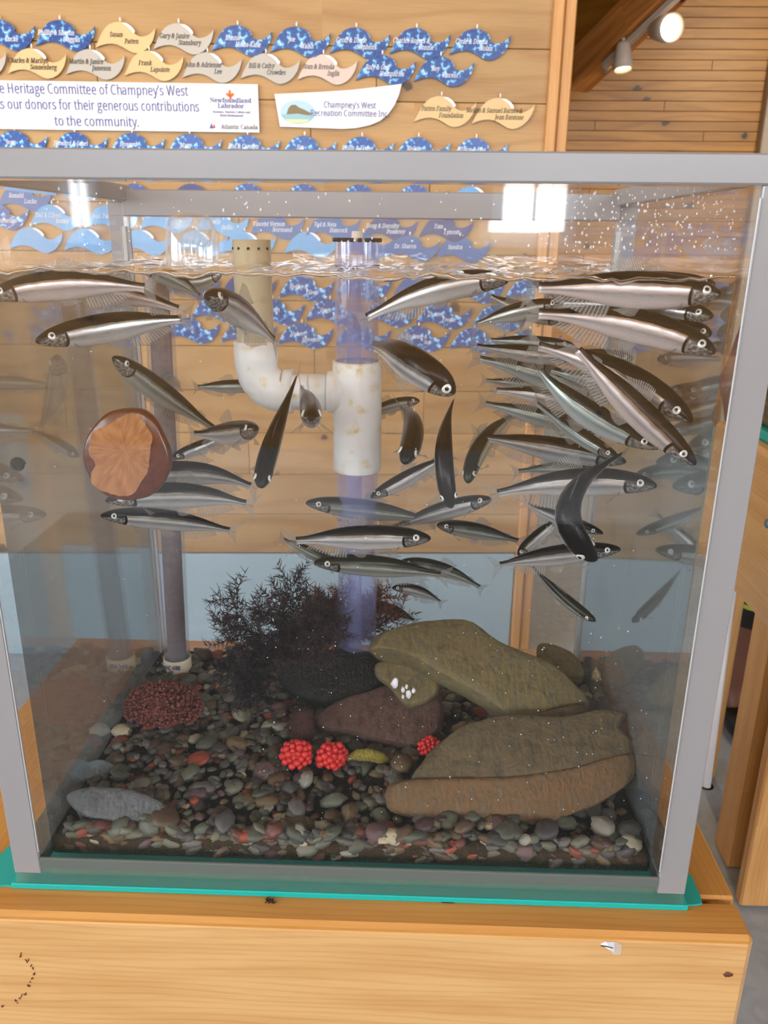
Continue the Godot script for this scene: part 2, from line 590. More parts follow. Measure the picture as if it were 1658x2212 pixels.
func make_fish() -> void:
	var near := "capelin at the surface"
	var mids := "capelin round the pipes"
	var crowd := "capelin crowded on the side away from the anemone"
	var low := "capelin low over the rocks"
	var left := "capelin by the thin standpipe"
	# --- by the thin standpipe
	fish("large capelin with a coppery back line hugging the surface above the thin standpipe", left, [-26, 642, 0.80], [138, 614], [312, 622, 0.82], 0.0, 1.0, "copper")
	fish("capelin with a pinkish tail root half hidden behind the coppery-backed one", left, [98, 618, 0.90], [240, 628], [385, 668, 0.90], 0.0, 1.0, "copper")
	fish("capelin with bold dark head and scaled flank arching above the brown anemone", left, [77, 738, 0.84], [238, 706], [392, 690, 0.92], 0.0, 1.08, "steel")
	fish("dark capelin facing outwards in front of the cream pipe, back end towards the pipe", left, [446, 640, 0.86], [515, 672, 0.93], [592, 735, 1.02], 0.1, 1.0, "steel", 1.25)
	fish("capelin bunched under the surface behind the dark outward-facing one", left, [300, 580, 1.08], [370, 600], [430, 640, 1.10], 0.1, 1.0, "olive")
	fish("capelin bunched under the surface beside the cream pipe", left, [480, 585, 1.12], [420, 610], [350, 600, 1.10], 0.0, 1.0, "olive")
	fish("slim olive capelin slanting down behind the thin standpipe", left, [244, 772, 1.03], [342, 842], [462, 926, 1.16], 0.25, 0.85, "olive")
	fish("grey capelin with its head behind the white elbow", left, [600, 832, 1.14], [500, 834], [428, 836, 1.16], 0.0, 0.85, "olive")
	fish("pale capelin turning its blunt face outwards beside the white elbow", left, [552, 925, 0.98], [500, 935, 1.04], [420, 938, 1.10], -0.1, 1.0, "pale", 1.3)
	fish("pale green capelin slanting behind the thin standpipe below the blunt-faced one", left, [372, 990, 1.14], [430, 966], [500, 940, 1.18], 0.0, 0.9, "pale")
	fish("dark-backed capelin with head hidden behind the brown anemone, uppermost of three", left, [262, 1040, 0.95], [410, 1020], [540, 1050, 0.98], 0.1, 1.0, "steel", 1.3)
	fish("capelin passing just under the edge of the brown anemone", left, [228, 1082, 0.92], [390, 1068], [530, 1088, 0.95], 0.05, 1.0, "steel", 1.2)
	fish("slender capelin below the brown anemone, lowest of three", left, [217, 1114, 0.94], [360, 1122], [495, 1146, 0.98], 0.05, 0.92, "steel", 1.1)
	# --- round the pipes
	fish("dark capelin seen from above, diving beside the horizontal white pipe", mids, [563, 1052, 0.92], [588, 955, 0.98], [640, 815, 1.04], 0.75, 1.08, "dark")
	fish("capelin seen head on in front of the horizontal white pipe", mids, [672, 902, 0.90], [668, 880, 0.99], [650, 840, 1.07], 0.2, 1.15, "steel", 1.5)
	fish("large black-backed capelin nosing down beside the white tee", mids, [980, 850, 0.84], [885, 782, 0.86], [806, 748, 0.98], 0.28, 1.12, "dark")
	fish("silvery capelin rising to the surface over the clear tube", mids, [1098, 607, 0.90], [950, 622], [792, 686, 0.94], -0.05, 0.95, "pale")
	fish("small brown capelin with its tail behind the white tee", mids, [906, 866, 1.14], [845, 876], [770, 905, 1.17], 0.0, 0.85, "olive")
	fish("dark stubby capelin nosing down and outwards beside the white tee", mids, [872, 1000, 0.90], [892, 925, 0.98], [868, 885, 1.06], 0.65, 1.2, "dark", 1.2)
	fish("black S-curved capelin hanging head down", mids, [975, 1098, 0.88], [958, 975, 0.90], [978, 868, 0.95], 0.85, 1.2, "dark")
	fish("bright silver capelin slanting up behind the lower clear tube", mids, [800, 1075, 1.10], [880, 1032], [965, 985, 1.13], -0.05, 1.0, "pale")
	fish("olive capelin passing behind the lower clear tube, uppermost", mids, [660, 1086, 1.10], [790, 1100], [925, 1122, 1.13], 0.1, 0.9, "olive")
	fish("capelin crossing the olive one with its nose under the black S-curved one", mids, [1062, 1078, 1.08], [960, 1102], [850, 1140, 1.14], 0.0, 0.9, "steel")
	fish("long pale-flanked capelin passing in front of the lower clear tube", mids, [930, 1163, 0.98], [785, 1160], [640, 1168, 1.0], 0.0, 1.0, "pale", 1.1)
	fish("capelin tail-on behind the long pale-flanked one", mids, [770, 1238, 1.10], [690, 1202], [612, 1165, 1.10], 0.1, 0.9, "olive")
	fish("olive capelin passing behind the lower clear tube, lowest", mids, [678, 1216, 1.08], [815, 1222], [950, 1242, 1.10], 0.1, 0.95, "olive", 1.2)
	fish("capelin sloping down above the flat top rock", low, [862, 1214, 1.12], [950, 1228], [1035, 1268, 1.14], 0.1, 0.9, "olive")
	fish("small capelin over the flat top rock beside the clear tube", low, [846, 1270, 1.17], [900, 1276], [950, 1300, 1.18], 0.0, 0.85, "pale", 1.2)
	fish("smallest capelin with only its tail above the flat top rock", low, [800, 1300, 1.19], [850, 1318], [893, 1340, 1.19], 0.0, 0.8, "steel", 0.9)
	fish("grey-green capelin in mid-water pointing at the lower clear tube", mids, [943, 1134, 1.06], [1025, 1146], [1118, 1168, 1.10], 0.15, 1.0, "olive", 1.1)
	# --- crowd
	fish("large capelin right under the surface, topmost of the crowd", crowd, [1556, 636, 0.787], [1370, 624], [1163, 622, 0.80], 0.0, 1.08, "copper")
	fish("large capelin with bright scales just under the topmost one", crowd, [1544, 762, 0.787], [1372, 702], [1163, 678, 0.83], 0.0, 1.0, "copper", 1.1)
	fish("capelin showing only its head between the two large upper ones", crowd, [1540, 684, 0.80], [1395, 664], [1215, 655, 0.88], 0.0, 0.9, "steel")
	fish("capelin behind the topmost one with its eye at the surface", crowd, [1545, 614, 0.80], [1420, 606], [1280, 604, 0.83], 0.0, 0.8, "steel")
	fish("capelin half hidden behind the second large one, by the tank wall", crowd, [1536, 722, 0.80], [1450, 708], [1320, 692, 0.84], 0.0, 1.0, "dark")
	fish("big capelin diving across the crowd with its back uppermost", crowd, [1502, 1004, 0.787], [1370, 880], [1248, 756, 0.83], 0.12, 0.98, "copper", 1.1)
	fish("capelin whose head pokes out behind the big diving one", crowd, [1494, 912, 0.80], [1345, 812], [1163, 748, 0.90], 0.05, 0.95, "copper", 1.1)
	fish("capelin with rows of bright scales slanting under the big diving one", crowd, [1425, 968, 0.88], [1270, 892], [1165, 800, 0.92], 0.08, 1.0, "teal", 1.2)
	fish("teal-tinged capelin with forked tail at the edge of the crowd", crowd, [1330, 868, 1.0], [1180, 812], [1036, 776, 1.03], 0.05, 0.9, "teal")
	fish("silver-tailed capelin under the teal-tinged one", crowd, [1330, 905, 1.02], [1200, 862], [1072, 844, 1.04], 0.0, 0.9, "pale", 1.3)
	fish("blue-grey capelin curving down in the middle of the crowd", crowd, [1335, 988, 0.95], [1245, 936], [1160, 872, 1.02], 0.1, 0.9, "teal")
	fish("golden-flanked capelin hanging head down at the edge of the crowd", crowd, [1010, 1044, 0.98], [1042, 960, 1.03], [1112, 896, 1.10], -0.25, 1.0, "gold")
	fish("dark-backed capelin with a fanned tail below the golden-flanked one", crowd, [1352, 998, 0.99], [1195, 968], [1038, 944, 1.03], 0.05, 0.9, "dark", 1.2)
	fish("grey capelin mostly hidden under the dark-backed fanned-tail one", crowd, [1325, 1028, 1.06], [1230, 1012], [1120, 1018, 1.10], 0.1, 0.9, "olive")
	fish("capelin with dark gill patch, level, at the foot of the crowd", crowd, [1418, 1050, 0.89], [1248, 1040], [1075, 1066, 0.95], 0.0, 0.95, "pale", 1.3)
	fish("dark capelin bent like a sickle in front of the level ones", crowd, [1288, 1210, 0.84], [1228, 1092, 0.85], [1338, 985, 0.93], 0.7, 1.12, "dark", 0.9)
	fish("level capelin above the flat top rock, its head behind the sickle-bent one", low, [1340, 1186, 0.96], [1205, 1198], [1080, 1220, 0.99], 0.05, 0.95, "steel", 1.3)
	fish("capelin peeping out behind the sickle-bent one", low, [1302, 1152, 1.05], [1210, 1120], [1140, 1090, 1.09], 0.1, 0.9, "steel")
	fish("bright silver capelin curling behind the level one", low, [1118, 1200, 1.08], [1160, 1160], [1225, 1108, 1.10], -0.2, 0.9, "pale")
	fish("brown capelin gliding down towards the rocks by the tank wall", low, [1286, 1342, 1.03], [1215, 1290], [1150, 1225, 1.10], 0.35, 0.95, "olive", 0.9)
	fish("pale capelin fading into the back of the crowd under the two large ones", crowd, [1368, 775, 1.02], [1290, 770], [1180, 770, 1.08], 0.0, 0.9, "pale")
	fish("capelin near the surface among the fanned tails", crowd, [1230, 700, 1.02], [1130, 670], [1060, 640, 1.04], 0.0, 0.9, "olive", 1.3)
	fish("capelin tail-on at the edge of the crowd, above the teal-tinged one", crowd, [1240, 745, 1.06], [1140, 740], [1060, 735, 1.07], 0.0, 0.85, "teal", 1.2)
	fish("shadowy capelin tail-on below the forked-tail one", crowd, [1230, 840, 1.14], [1140, 830], [1050, 822, 1.15], 0.0, 0.85, "olive", 1.2)
	fish("capelin under the surface beyond the silvery rising one", crowd, [1150, 610, 1.05], [1230, 640], [1290, 690, 1.08], 0.0, 0.9, "olive", 1.2)
	fish("capelin with its tail among the fins under the topmost one", crowd, [1330, 655, 1.02], [1230, 650], [1130, 690, 1.04], 0.0, 0.9, "steel", 1.3)

	fish("capelin with a wide pale tail fan at the edge of the crowd, nearest the surface", crowd, [1215, 655, 0.92], [1120, 672], [1030, 700, 0.95], 0.0, 0.9, "olive", 1.3)
	fish("capelin with a dusky tail fan level with the clear tube's tee", crowd, [1265, 772, 0.93], [1150, 764], [1030, 748, 0.97], 0.05, 0.9, "steel", 1.2)
	fish("blue-green capelin with its tail under the silver-tailed one", crowd, [1290, 935, 1.05], [1170, 900], [1048, 872, 1.08], 0.05, 0.9, "teal", 1.2)
	fish("deep-bodied capelin behind the scaled one, its nose towards the tank wall", crowd, [1400, 845, 0.93], [1300, 826], [1190, 800, 0.97], 0.05, 1.0, "teal", 1.1)
	fish("dim capelin at the back of the crowd with its nose towards the pipes", crowd, [1190, 880, 1.15], [1270, 878], [1296, 852, 1.17], 0.0, 0.9, "olive")

# ---------------------------------------------------------------- room
func make_materials() -> void:
	M.grain_tex = noise_tex(FastNoiseLite.TYPE_SIMPLEX_SMOOTH, 0.03, 5, [], 512, 5)
	M.unit_ball = SphereMesh.new()
	M.unit_ball.radius = 1.0
	M.unit_ball.height = 2.0
	M.unit_ball.radial_segments = 16
	M.unit_ball.rings = 8
	# pine: pale boards of the donor wall, amber boards beyond, varnished stand
	var pine := wood_image(896, 384, 3, Color(0.80, 0.67, 0.49), Color(0.69, 0.53, 0.34), Color(0.26, 0.13, 0.07), [[150, 60, 7], [420, 150, 5], [640, 40, 8], [760, 250, 6], [300, 320, 9], [560, 300, 4], [90, 220, 5], [850, 130, 6]], 0.22)
	var amber := wood_image(896, 384, 9, Color(0.80, 0.60, 0.34), Color(0.63, 0.43, 0.21), Color(0.16, 0.07, 0.03), [[110, 50, 8], [330, 130, 6], [520, 60, 9], [700, 180, 7], [240, 260, 8], [610, 330, 6], [820, 290, 9], [430, 220, 5], [40, 340, 6]], 0.25)
	var plain := wood_image(896, 384, 17, Color(0.80, 0.66, 0.47), Color(0.71, 0.54, 0.34), Color(0.45, 0.27, 0.12), [[700, 300, 3]], 0.66, 7.0, 0.34)
	M.pine = []
	M.amber = []
	for i in 5:
		var k: float = [0.93, 0.89, 0.96, 0.87, 0.91][i]
		M.pine.append(wood(pine, Color(k * 0.95, k * 0.91, k * 0.80), Vector3(0.42, 0.95, 0.42), Vector3(i * 0.37, i * 0.23, 0.1 * i), 0.4))
		M.amber.append(wood(amber, Color(k * 1.0, k * 0.98, k * 0.76), Vector3(0.42, 0.98, 0.42), Vector3(i * 0.41, i * 0.19, 0.2), 0.38))
	M.stand = wood(plain, Color(1.0, 0.98, 0.94), Vector3(0.9, 2.6, 0.9), Vector3(0.5, 0.1, 0.5), 0.32, false)
	M.stand_top = wood(plain, Color(0.92, 0.82, 0.62), Vector3(0.8, 3.0, 3.0), Vector3(0.3, 0.4, 0.3), 0.38, false)
	M.post = wood(plain, Color(1.0, 0.94, 0.84), Vector3(0.9, 2.4, 2.4), Vector3(0.1, 0.2, 0.6), 0.4, false)
	M.trim = wood(plain, Color(1.0, 0.92, 0.80), Vector3(0.7, 1.8, 1.8), Vector3(0.2, 0.7, 0.4), 0.4, false)
	M.beam = wood(amber, Color(1.0, 0.92, 0.90), Vector3(0.6, 1.6, 1.6), Vector3(0.1, 0.7, 0.2), 0.5, false)
	M.blue_paint = mat(Color(0.60, 0.70, 0.76), 0.5)
	M.floor = stone([Color(0.52, 0.57, 0.62), Color(0.60, 0.65, 0.70), Color(0.56, 0.61, 0.66), Color(0.66, 0.70, 0.74)], 21, 1.3, 0.45, 0.1)
	M.floor.uv1_world_triplanar = true
	M.plaster = mat(Color(0.78, 0.76, 0.72), 0.8)
	# acrylic and water
	M.clear = pane(Color(0.9, 0.95, 0.95), 0.004)
	M.back_hazed = pane(Color(0.85, 0.90, 0.92), 0.075)  # whitish tint put into the pane for the haze of the water
	M.frosted = mat(Color(0.55, 0.545, 0.55), 0.28)
	M.frosted.backlight_enabled = true
	M.frosted.backlight = Color(0.35, 0.35, 0.37)
	M.mirror = mat(Color(0.60, 0.66, 0.68, 0.10), 0.05, 0.72)
	M.mirror.transparency = BaseMaterial3D.TRANSPARENCY_ALPHA
	M.water = pane(Color(0.75, 0.80, 0.80), 0.03, 0.03)
	M.tube = pane(Color(0.60, 0.65, 0.90), 0.26, 0.05)
	M.cup = pane(Color(0.85, 0.88, 0.9), 0.10, 0.04)
	M.teal = mat(Color(0.03, 0.62, 0.60), 0.42)
	M.pvc = mat(Color(0.87, 0.88, 0.87), 0.35)
	M.cream = mat(Color(0.82, 0.78, 0.66), 0.4)
	M.rust = stone([Color(0.62, 0.45, 0.22), Color(0.75, 0.62, 0.38), Color(0.55, 0.38, 0.16)], 31, 30.0, 0.8, 0.2)
	M.black = mat(Color(0.02, 0.02, 0.02), 0.4)
	M.white = mat(Color(0.90, 0.91, 0.94), 0.35)
	M.ink = mat(Color(0.34, 0.36, 0.60), 0.6)
	M.ink_black = mat(Color(0.10, 0.09, 0.08), 0.6)
	M.ink_white = mat(Color(0.93, 0.95, 0.97), 0.5)
	M.orange = mat(Color(0.86, 0.42, 0.16), 0.5)
	M.red = mat(Color(0.78, 0.20, 0.18), 0.5)
	M.lamp_white = mat(Color(0.80, 0.76, 0.72), 0.35)
	M.glow = mat(Color(1, 0.95, 0.85), 0.4)
	M.glow.emission_enabled = true
	M.glow.emission = Color(1.0, 0.86, 0.62)
	M.glow.emission_energy_multiplier = 12.0
	M.daylight = mat(Color(0.9, 0.95, 1.0), 0.3)
	M.daylight.emission_enabled = true
	M.daylight.emission = Color(0.92, 0.96, 1.0)
	M.daylight.emission_energy_multiplier = 9.0
	# fish
	var dk := Color(0.055, 0.05, 0.045)
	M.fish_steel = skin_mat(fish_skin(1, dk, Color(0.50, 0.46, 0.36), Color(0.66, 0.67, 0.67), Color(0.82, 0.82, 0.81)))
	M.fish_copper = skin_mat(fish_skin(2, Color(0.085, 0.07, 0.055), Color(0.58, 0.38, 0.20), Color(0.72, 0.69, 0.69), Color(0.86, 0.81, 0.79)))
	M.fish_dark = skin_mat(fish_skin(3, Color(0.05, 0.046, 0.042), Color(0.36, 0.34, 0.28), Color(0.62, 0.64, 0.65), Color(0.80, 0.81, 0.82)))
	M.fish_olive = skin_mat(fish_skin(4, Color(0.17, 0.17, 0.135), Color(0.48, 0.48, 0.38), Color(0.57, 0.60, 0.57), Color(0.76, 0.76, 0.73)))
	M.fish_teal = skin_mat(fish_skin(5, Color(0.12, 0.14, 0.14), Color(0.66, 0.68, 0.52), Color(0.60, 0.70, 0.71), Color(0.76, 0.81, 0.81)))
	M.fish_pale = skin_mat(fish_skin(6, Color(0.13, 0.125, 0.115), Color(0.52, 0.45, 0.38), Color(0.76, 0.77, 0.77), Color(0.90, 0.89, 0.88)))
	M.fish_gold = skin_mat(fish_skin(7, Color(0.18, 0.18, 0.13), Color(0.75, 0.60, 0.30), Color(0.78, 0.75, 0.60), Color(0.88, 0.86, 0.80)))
	M.iris = mat(Color(0.84, 0.85, 0.83), 0.25, 0.2)
	M.pupil = mat(Color(0.01, 0.01, 0.012), 0.15)
	var fi := Image.create(128, 32, false, Image.FORMAT_RGBA8)
	for y in 32:
		for x in 128:
			var r := pow(absf(sin(x / 128.0 * PI * 14.0)), 5.0)
			var c := Color(0.42, 0.41, 0.39).lerp(Color(0.64, 0.63, 0.61), r)
			fi.set_pixel(x, y, Color(c.r, c.g, c.b, lerpf(0.36, 0.62, r)))
	M.fin = mat(Color.WHITE, 0.5)
	M.fin.albedo_texture = ImageTexture.create_from_image(fi)
	M.fin.transparency = BaseMaterial3D.TRANSPARENCY_ALPHA
	M.fin.texture_repeat = false

func skin_mat(t: Texture2D) -> StandardMaterial3D:
	var m := mat(Color.WHITE, 0.27, 0.45)
	m.albedo_texture = t
	m.metallic_specular = 0.35
	m.texture_repeat = false
	return m

func planks(parent: Node3D, x0: float, x1: float, y0: float, y1: float, pitch: float, mats: Array, joints: Array, sd: int, gap := 0.0016) -> void:
	# horizontal tongue-and-groove boards standing 16 mm proud of a backing; local x, y
	rng.seed = sd
	var rows := int(ceil((y1 - y0) / pitch))
	for r in rows:
		var cuts := [x0, x1]
		for j in joints[r % joints.size()]:
			if j > x0 + 0.1 and j < x1 - 0.1:
				cuts.append(j)
		cuts.sort()
		var h := minf(pitch, y1 - y0 - r * pitch) - gap
		for c in cuts.size() - 1:
			var w: float = cuts[c + 1] - cuts[c] - 0.0015
			part("plank", bevel_box(Vector3(w, h, 0.016), 0.0012), mats[rng.randi() % mats.size()], parent, Vector3((cuts[c] + cuts[c + 1]) / 2.0, y0 + r * pitch + pitch / 2.0, 0.008))

func make_room() -> void:
	# floor, ceiling and the walls round the place; the room goes on behind the viewer
	var f := structure("floor", Vector3(0, -0.05, 0))
	part("slab", bevel_box(Vector3(8.4, 0.1, 10.2), 0.01), M.floor, f)
	var added_mat := single("added_floor_mat", bevel_box(Vector3(3.4, 0.012, 3.0), 0.004), mat(Color(0.10, 0.10, 0.105), 0.95), "added dark mat that keeps the floor reflected in the tank glass dark", "floor mat", Vector3(-0.1, 0.007, 1.0))  # unseen mat, added to darken what the front pane reflects
	var c := structure("ceiling", Vector3(0, 2.95, 0))
	part("backing", bevel_box(Vector3(8.4, 0.1, 10.2), 0.01), M.amber[0], c)
	# donor wall
	var w := structure("wall_back", Vector3(0, 0, -2.6), WALL_TURN)
	part("backing", bevel_box(Vector3(4.10, 2.9, 0.10), 0.004), M.amber[3], w, Vector3(-1.66, 1.45, -0.055))
	planks(w, -3.70, 0.385, 0.392, 2.9, 0.1395, M.pine, [[-0.9, -0.11], [-1.4], [-0.52, -2.0], [-1.1, 0.05], [-0.3]], 4)
	part("wainscot", bevel_box(Vector3(4.08, 0.385, 0.012), 0.003), M.blue_paint, w, Vector3(-1.66, 0.1925, 0.006))
	var t1 := structure("trim_1", Vector3(0, 0, -2.6), WALL_TURN)
	part("casing", bevel_box(Vector3(2.9, 0.030, 0.05), 0.004), M.trim, t1, Vector3(0.397, 1.45, 0.012), Basis(Vector3.BACK, PI / 2))
	part("corner_strip", bevel_box(Vector3(2.9, 0.034, 0.09), 0.004), M.trim, t1, Vector3(0.431, 1.45, -0.02), Basis(Vector3.BACK, PI / 2))
	# farther wall of narrow boards
	var fw := structure("wall_far", Vector3(0, 0, -4.72))
	part("backing", bevel_box(Vector3(8.0, 2.9, 0.10), 0.004), M.amber[2], fw, Vector3(0, 1.45, -0.06))
	planks(fw, 0.1, 1.86, 0.39, 2.9, 0.0475, M.amber, [[1.30], [], [0.62], [], [1.52], [0.95], []], 8, 0.002)
	part("wainscot", bevel_box(Vector3(4.0, 0.385, 0.012), 0.003), M.blue_paint, fw, Vector3(1.0, 0.1925, 0.006))
	var t2 := structure("trim_2", Vector3(0, 0, -4.68))
	part("casing", bevel_box(Vector3(2.9, 0.16, 0.06), 0.006), M.plaster, t2, Vector3(1.885, 1.45, 0.0), Basis(Vector3.BACK, PI / 2))
	# side walls and the wall behind the viewer, with its windows and two added high ones
	var wl := structure("wall_left", Vector3(-3.75, 1.45, 0))
	part("panelling", bevel_box(Vector3(0.12, 2.9, 10.2), 0.004), M.amber[1], wl)
	var wr := structure("wall_right", Vector3(3.75, 1.45, 0))
	part("panelling", bevel_box(Vector3(0.12, 2.9, 10.2), 0.004), M.amber[3], wr)
	var wb := structure("wall_front", Vector3(0, 1.45, 4.06))
	part("panelling", bevel_box(Vector3(8.0, 2.9, 0.12), 0.004), M.amber[2], wb)
	window("window_1", Vector3(0.77, 1.93, 3.99), 0.40, 0.94, PI)
	window("window_2", Vector3(-2.13, 1.93, 3.99), 0.11, 0.94, PI)
	window("window_5", Vector3(-3.68, 1.65, 2.9), 1.6, 1.3, PI / 2)
	window("window_3", Vector3(3.68, 1.65, 2.2), 1.9, 1.30, -PI / 2)
	window("window_4", Vector3(-3.68, 1.65, 0.3), 2.4, 1.3, PI / 2)
	window("window_6", Vector3(-1.0, 2.36, 3.99), 2.0, 0.6, PI)  # unseen high window, added for more daylight from the front
	window("window_7", Vector3(2.0, 2.36, 3.99), 1.7, 0.6, PI)  # a second unseen one, added to strengthen the frontal daylight
	# sloping rafter with its track of spotlights
	var a := at(1238, 168, 4.4)
	var b := at(1700, -285, 3.5)
	var d := (b - a).normalized()
	var up := (Vector3.UP - d * d.y).normalized()
	var bs := Basis(d, up, d.cross(up))
	var ln := a.distance_to(b)
	var rafter := single("rafter", bevel_box(Vector3(ln, 0.15, 0.14), 0.006), M.beam, "dark-stained sloping rafter carrying a track of spotlights", "beam", (a + b) / 2.0, bs)
	rafter.set_meta("kind", "structure")
	var ceil2 := structure("ceiling_slope", (a + b) / 2.0 + up * 0.30 - d * 0.1 + bs.z * 0.1)
	ceil2.basis = bs
	part("boards", bevel_box(Vector3(ln * 0.9, 0.44, 0.04), 0.004), M.amber[1], ceil2, Vector3(-0.15, 0, -0.2))
	var tr := thing("light_track", "pale metal track running under the sloping rafter", "track", (a + b) / 2.0 - up * 0.095 + bs.z * 0.03)
	part("rail", bevel_box(Vector3(ln * 0.80, 0.028, 0.03), 0.003), M.lamp_white, tr, d * 0.10, bs)
	spotlight("white spotlight on the rafter track shining straight down", at(1345, 122, 4.05), Vector3(0.05, -1, 0.22), 0.042, 0.115, 1.6, 62.0)
	spotlight("bright spotlight on the rafter track glaring outwards", at(1432, 62, 3.9), Vector3(0.25, -0.15, 0.95), 0.055, 0.14, 0.8, 34.0)
	spotlight("small unlit-looking spotlight at the low end of the rafter track", at(1316, 132, 4.25), Vector3(-0.6, -0.6, -0.4), 0.030, 0.09, 0.05, 40.0)
	# ceiling track above the viewer that lights the donor wall
	for i in 4:
		spotlight("spotlight on the ceiling aimed at the donor wall", Vector3(-1.7 + i * 0.85, 2.72, -0.9), Vector3(-0.05, -0.55, -0.85), 0.05, 0.13, 0.5, 55.0)
	spotlight("added spotlight on the ceiling brightening the narrow-board wall", Vector3(2.3, 2.72, -2.3), Vector3(-0.30, -0.30, -0.9), 0.05, 0.13, 2.2, 50.0)  # unseen extra lamp, added to brighten the farther wall

func window(called: String, pos: Vector3, w: float, h: float, turn: float) -> void:
	var o := structure(called, pos, turn)
	part("window_pane", bevel_box(Vector3(w / 2.0 - 0.012, h, 0.01), 0.001), M.daylight, o, Vector3(-w / 4.0, 0, 0))
	part("window_pane", bevel_box(Vector3(w / 2.0 - 0.012, h, 0.01), 0.001), M.daylight, o, Vector3(w / 4.0, 0, 0))
	for s in [-1.0, 1.0]:
		part("frame", bevel_box(Vector3(0.06, h + 0.12, 0.05), 0.004), M.white, o, Vector3(s * (w / 2.0 + 0.03), 0, 0.01))
		part("frame", bevel_box(Vector3(w, 0.06, 0.05), 0.004), M.white, o, Vector3(0, s * (h / 2.0 + 0.03), 0.01))
	part("mullion", bevel_box(Vector3(0.024, h, 0.03), 0.003), M.white, o, Vector3(0, 0, 0.01))
	part("sill", bevel_box(Vector3(w + 0.2, 0.04, 0.12), 0.004), M.white, o, Vector3(0, -h / 2.0 - 0.08, 0.04))
	for s in [-1.0, 1.0]:
		daylight(called + "_daylight", pos + Basis(Vector3.UP, turn) * Vector3(s * w / 4.0, 0, 0.05), w / 2.0 - 0.02, h, turn)

func daylight(called: String, pos: Vector3, w: float, h: float, turn: float) -> void:
	var l := AreaLight3D.new()
	l.name = called
	l.area_size = Vector2(w, h)
	l.light_color = Color(0.93, 0.97, 1.0)
	l.light_energy = day * w * h
	l.area_range = 14.0
	l.area_attenuation = 2.0
	l.shadow_enabled = true
	add_child(l, true)
	l.position = pos
	l.rotation.y = turn + PI

var day := 3.0

func spotlight(label: String, pos: Vector3, aim: Vector3, r: float, length: float, energy: float, angle: float) -> void:
	var dir := aim.normalized()
	var e1 := dir.cross(Vector3.RIGHT if absf(dir.x) < 0.8 else Vector3.UP).normalized()
	var o := thing("track_spotlight", label, "spotlight", pos, 0.0, "track spotlights")
	var b := Basis(e1, -dir, e1.cross(-dir))
	part("lamp_housing", lathe([[0.0, length * 0.5], [r * 0.55, length * 0.5], [r * 0.75, length * 0.38], [r * 0.95, -length * 0.1], [r, -length * 0.5], [r * 0.92, -length * 0.5], [r * 0.86, -length * 0.36]], 24), M.lamp_white, o, Vector3.ZERO, b)
	part("lamp_face", lathe([[0.0, -length * 0.40], [r * 0.86, -length * 0.36]], 24), M.glow, o, Vector3.ZERO, b)
	part("bracket", sweep([b * Vector3(0, length * 0.3, 0), b * Vector3(0, length * 0.5, 0) + Vector3(0, 0.03, 0), b * Vector3(0, length * 0.5, 0) + Vector3(0, 0.09, 0)], [0.008], 8), M.lamp_white, o)
	var l := SpotLight3D.new()
	l.name = "lamp_beam"
	l.light_color = Color(1.0, 0.88, 0.72)
	l.light_energy = energy
	l.spot_angle = angle
	l.spot_angle_attenuation = 0.6
	l.spot_range = 9.0
	l.spot_attenuation = 2.0
	l.light_size = r * 0.8
	l.shadow_enabled = true
	o.add_child(l, true)
	l.position = dir * (length * 0.52)
	l.basis = Basis.looking_at(dir, e1)

# ---------------------------------------------------------------- donor wall
const WAVE := [[0, 0.38], [0.05, 0.285], [0.10, 0.20], [0.15, 0.13], [0.20, 0.075], [0.26, 0.035], [0.34, 0.008], [0.42, 0.0], [0.50, 0.012], [0.57, 0.038], [0.63, 0.08], [0.665, 0.13], [0.655, 0.165], [0.70, 0.195], [0.76, 0.21], [0.83, 0.20], [0.90, 0.17], [0.96, 0.125], [0.995, 0.08], [0.985, 0.16], [0.95, 0.25], [0.89, 0.335], [0.82, 0.395], [0.74, 0.435], [0.66, 0.45], [0.59, 0.438], [0.52, 0.405], [0.44, 0.36], [0.36, 0.328], [0.27, 0.315], [0.18, 0.322], [0.09, 0.345]]
const CREST := [[0.46, 0.012], [0.54, 0.02], [0.61, 0.06], [0.66, 0.115], [0.665, 0.15], [0.63, 0.155], [0.60, 0.11], [0.54, 0.06]]

func lettering(s: String, height: float, m: Material, parent: Node, pos: Vector3, slant := 0.0, squeeze := 1.0, serif := false, bold := false) -> MeshInstance3D:
	var t := TextMesh.new()
	t.text = s
	var fnt := SystemFont.new()
	fnt.font_names = PackedStringArray(["Droid Serif" if serif else "Droid Sans"])
	if bold:
		fnt.font_weight = 700
	t.font = fnt
	t.font_size = 32
	t.pixel_size = height / 32.0
	t.depth = 0.0015
	t.curve_step = 2.0
	return part("lettering", t, m, parent, pos, Basis(Vector3(squeeze, 0, 0), Vector3(slant, 1, 0), Vector3.BACK))

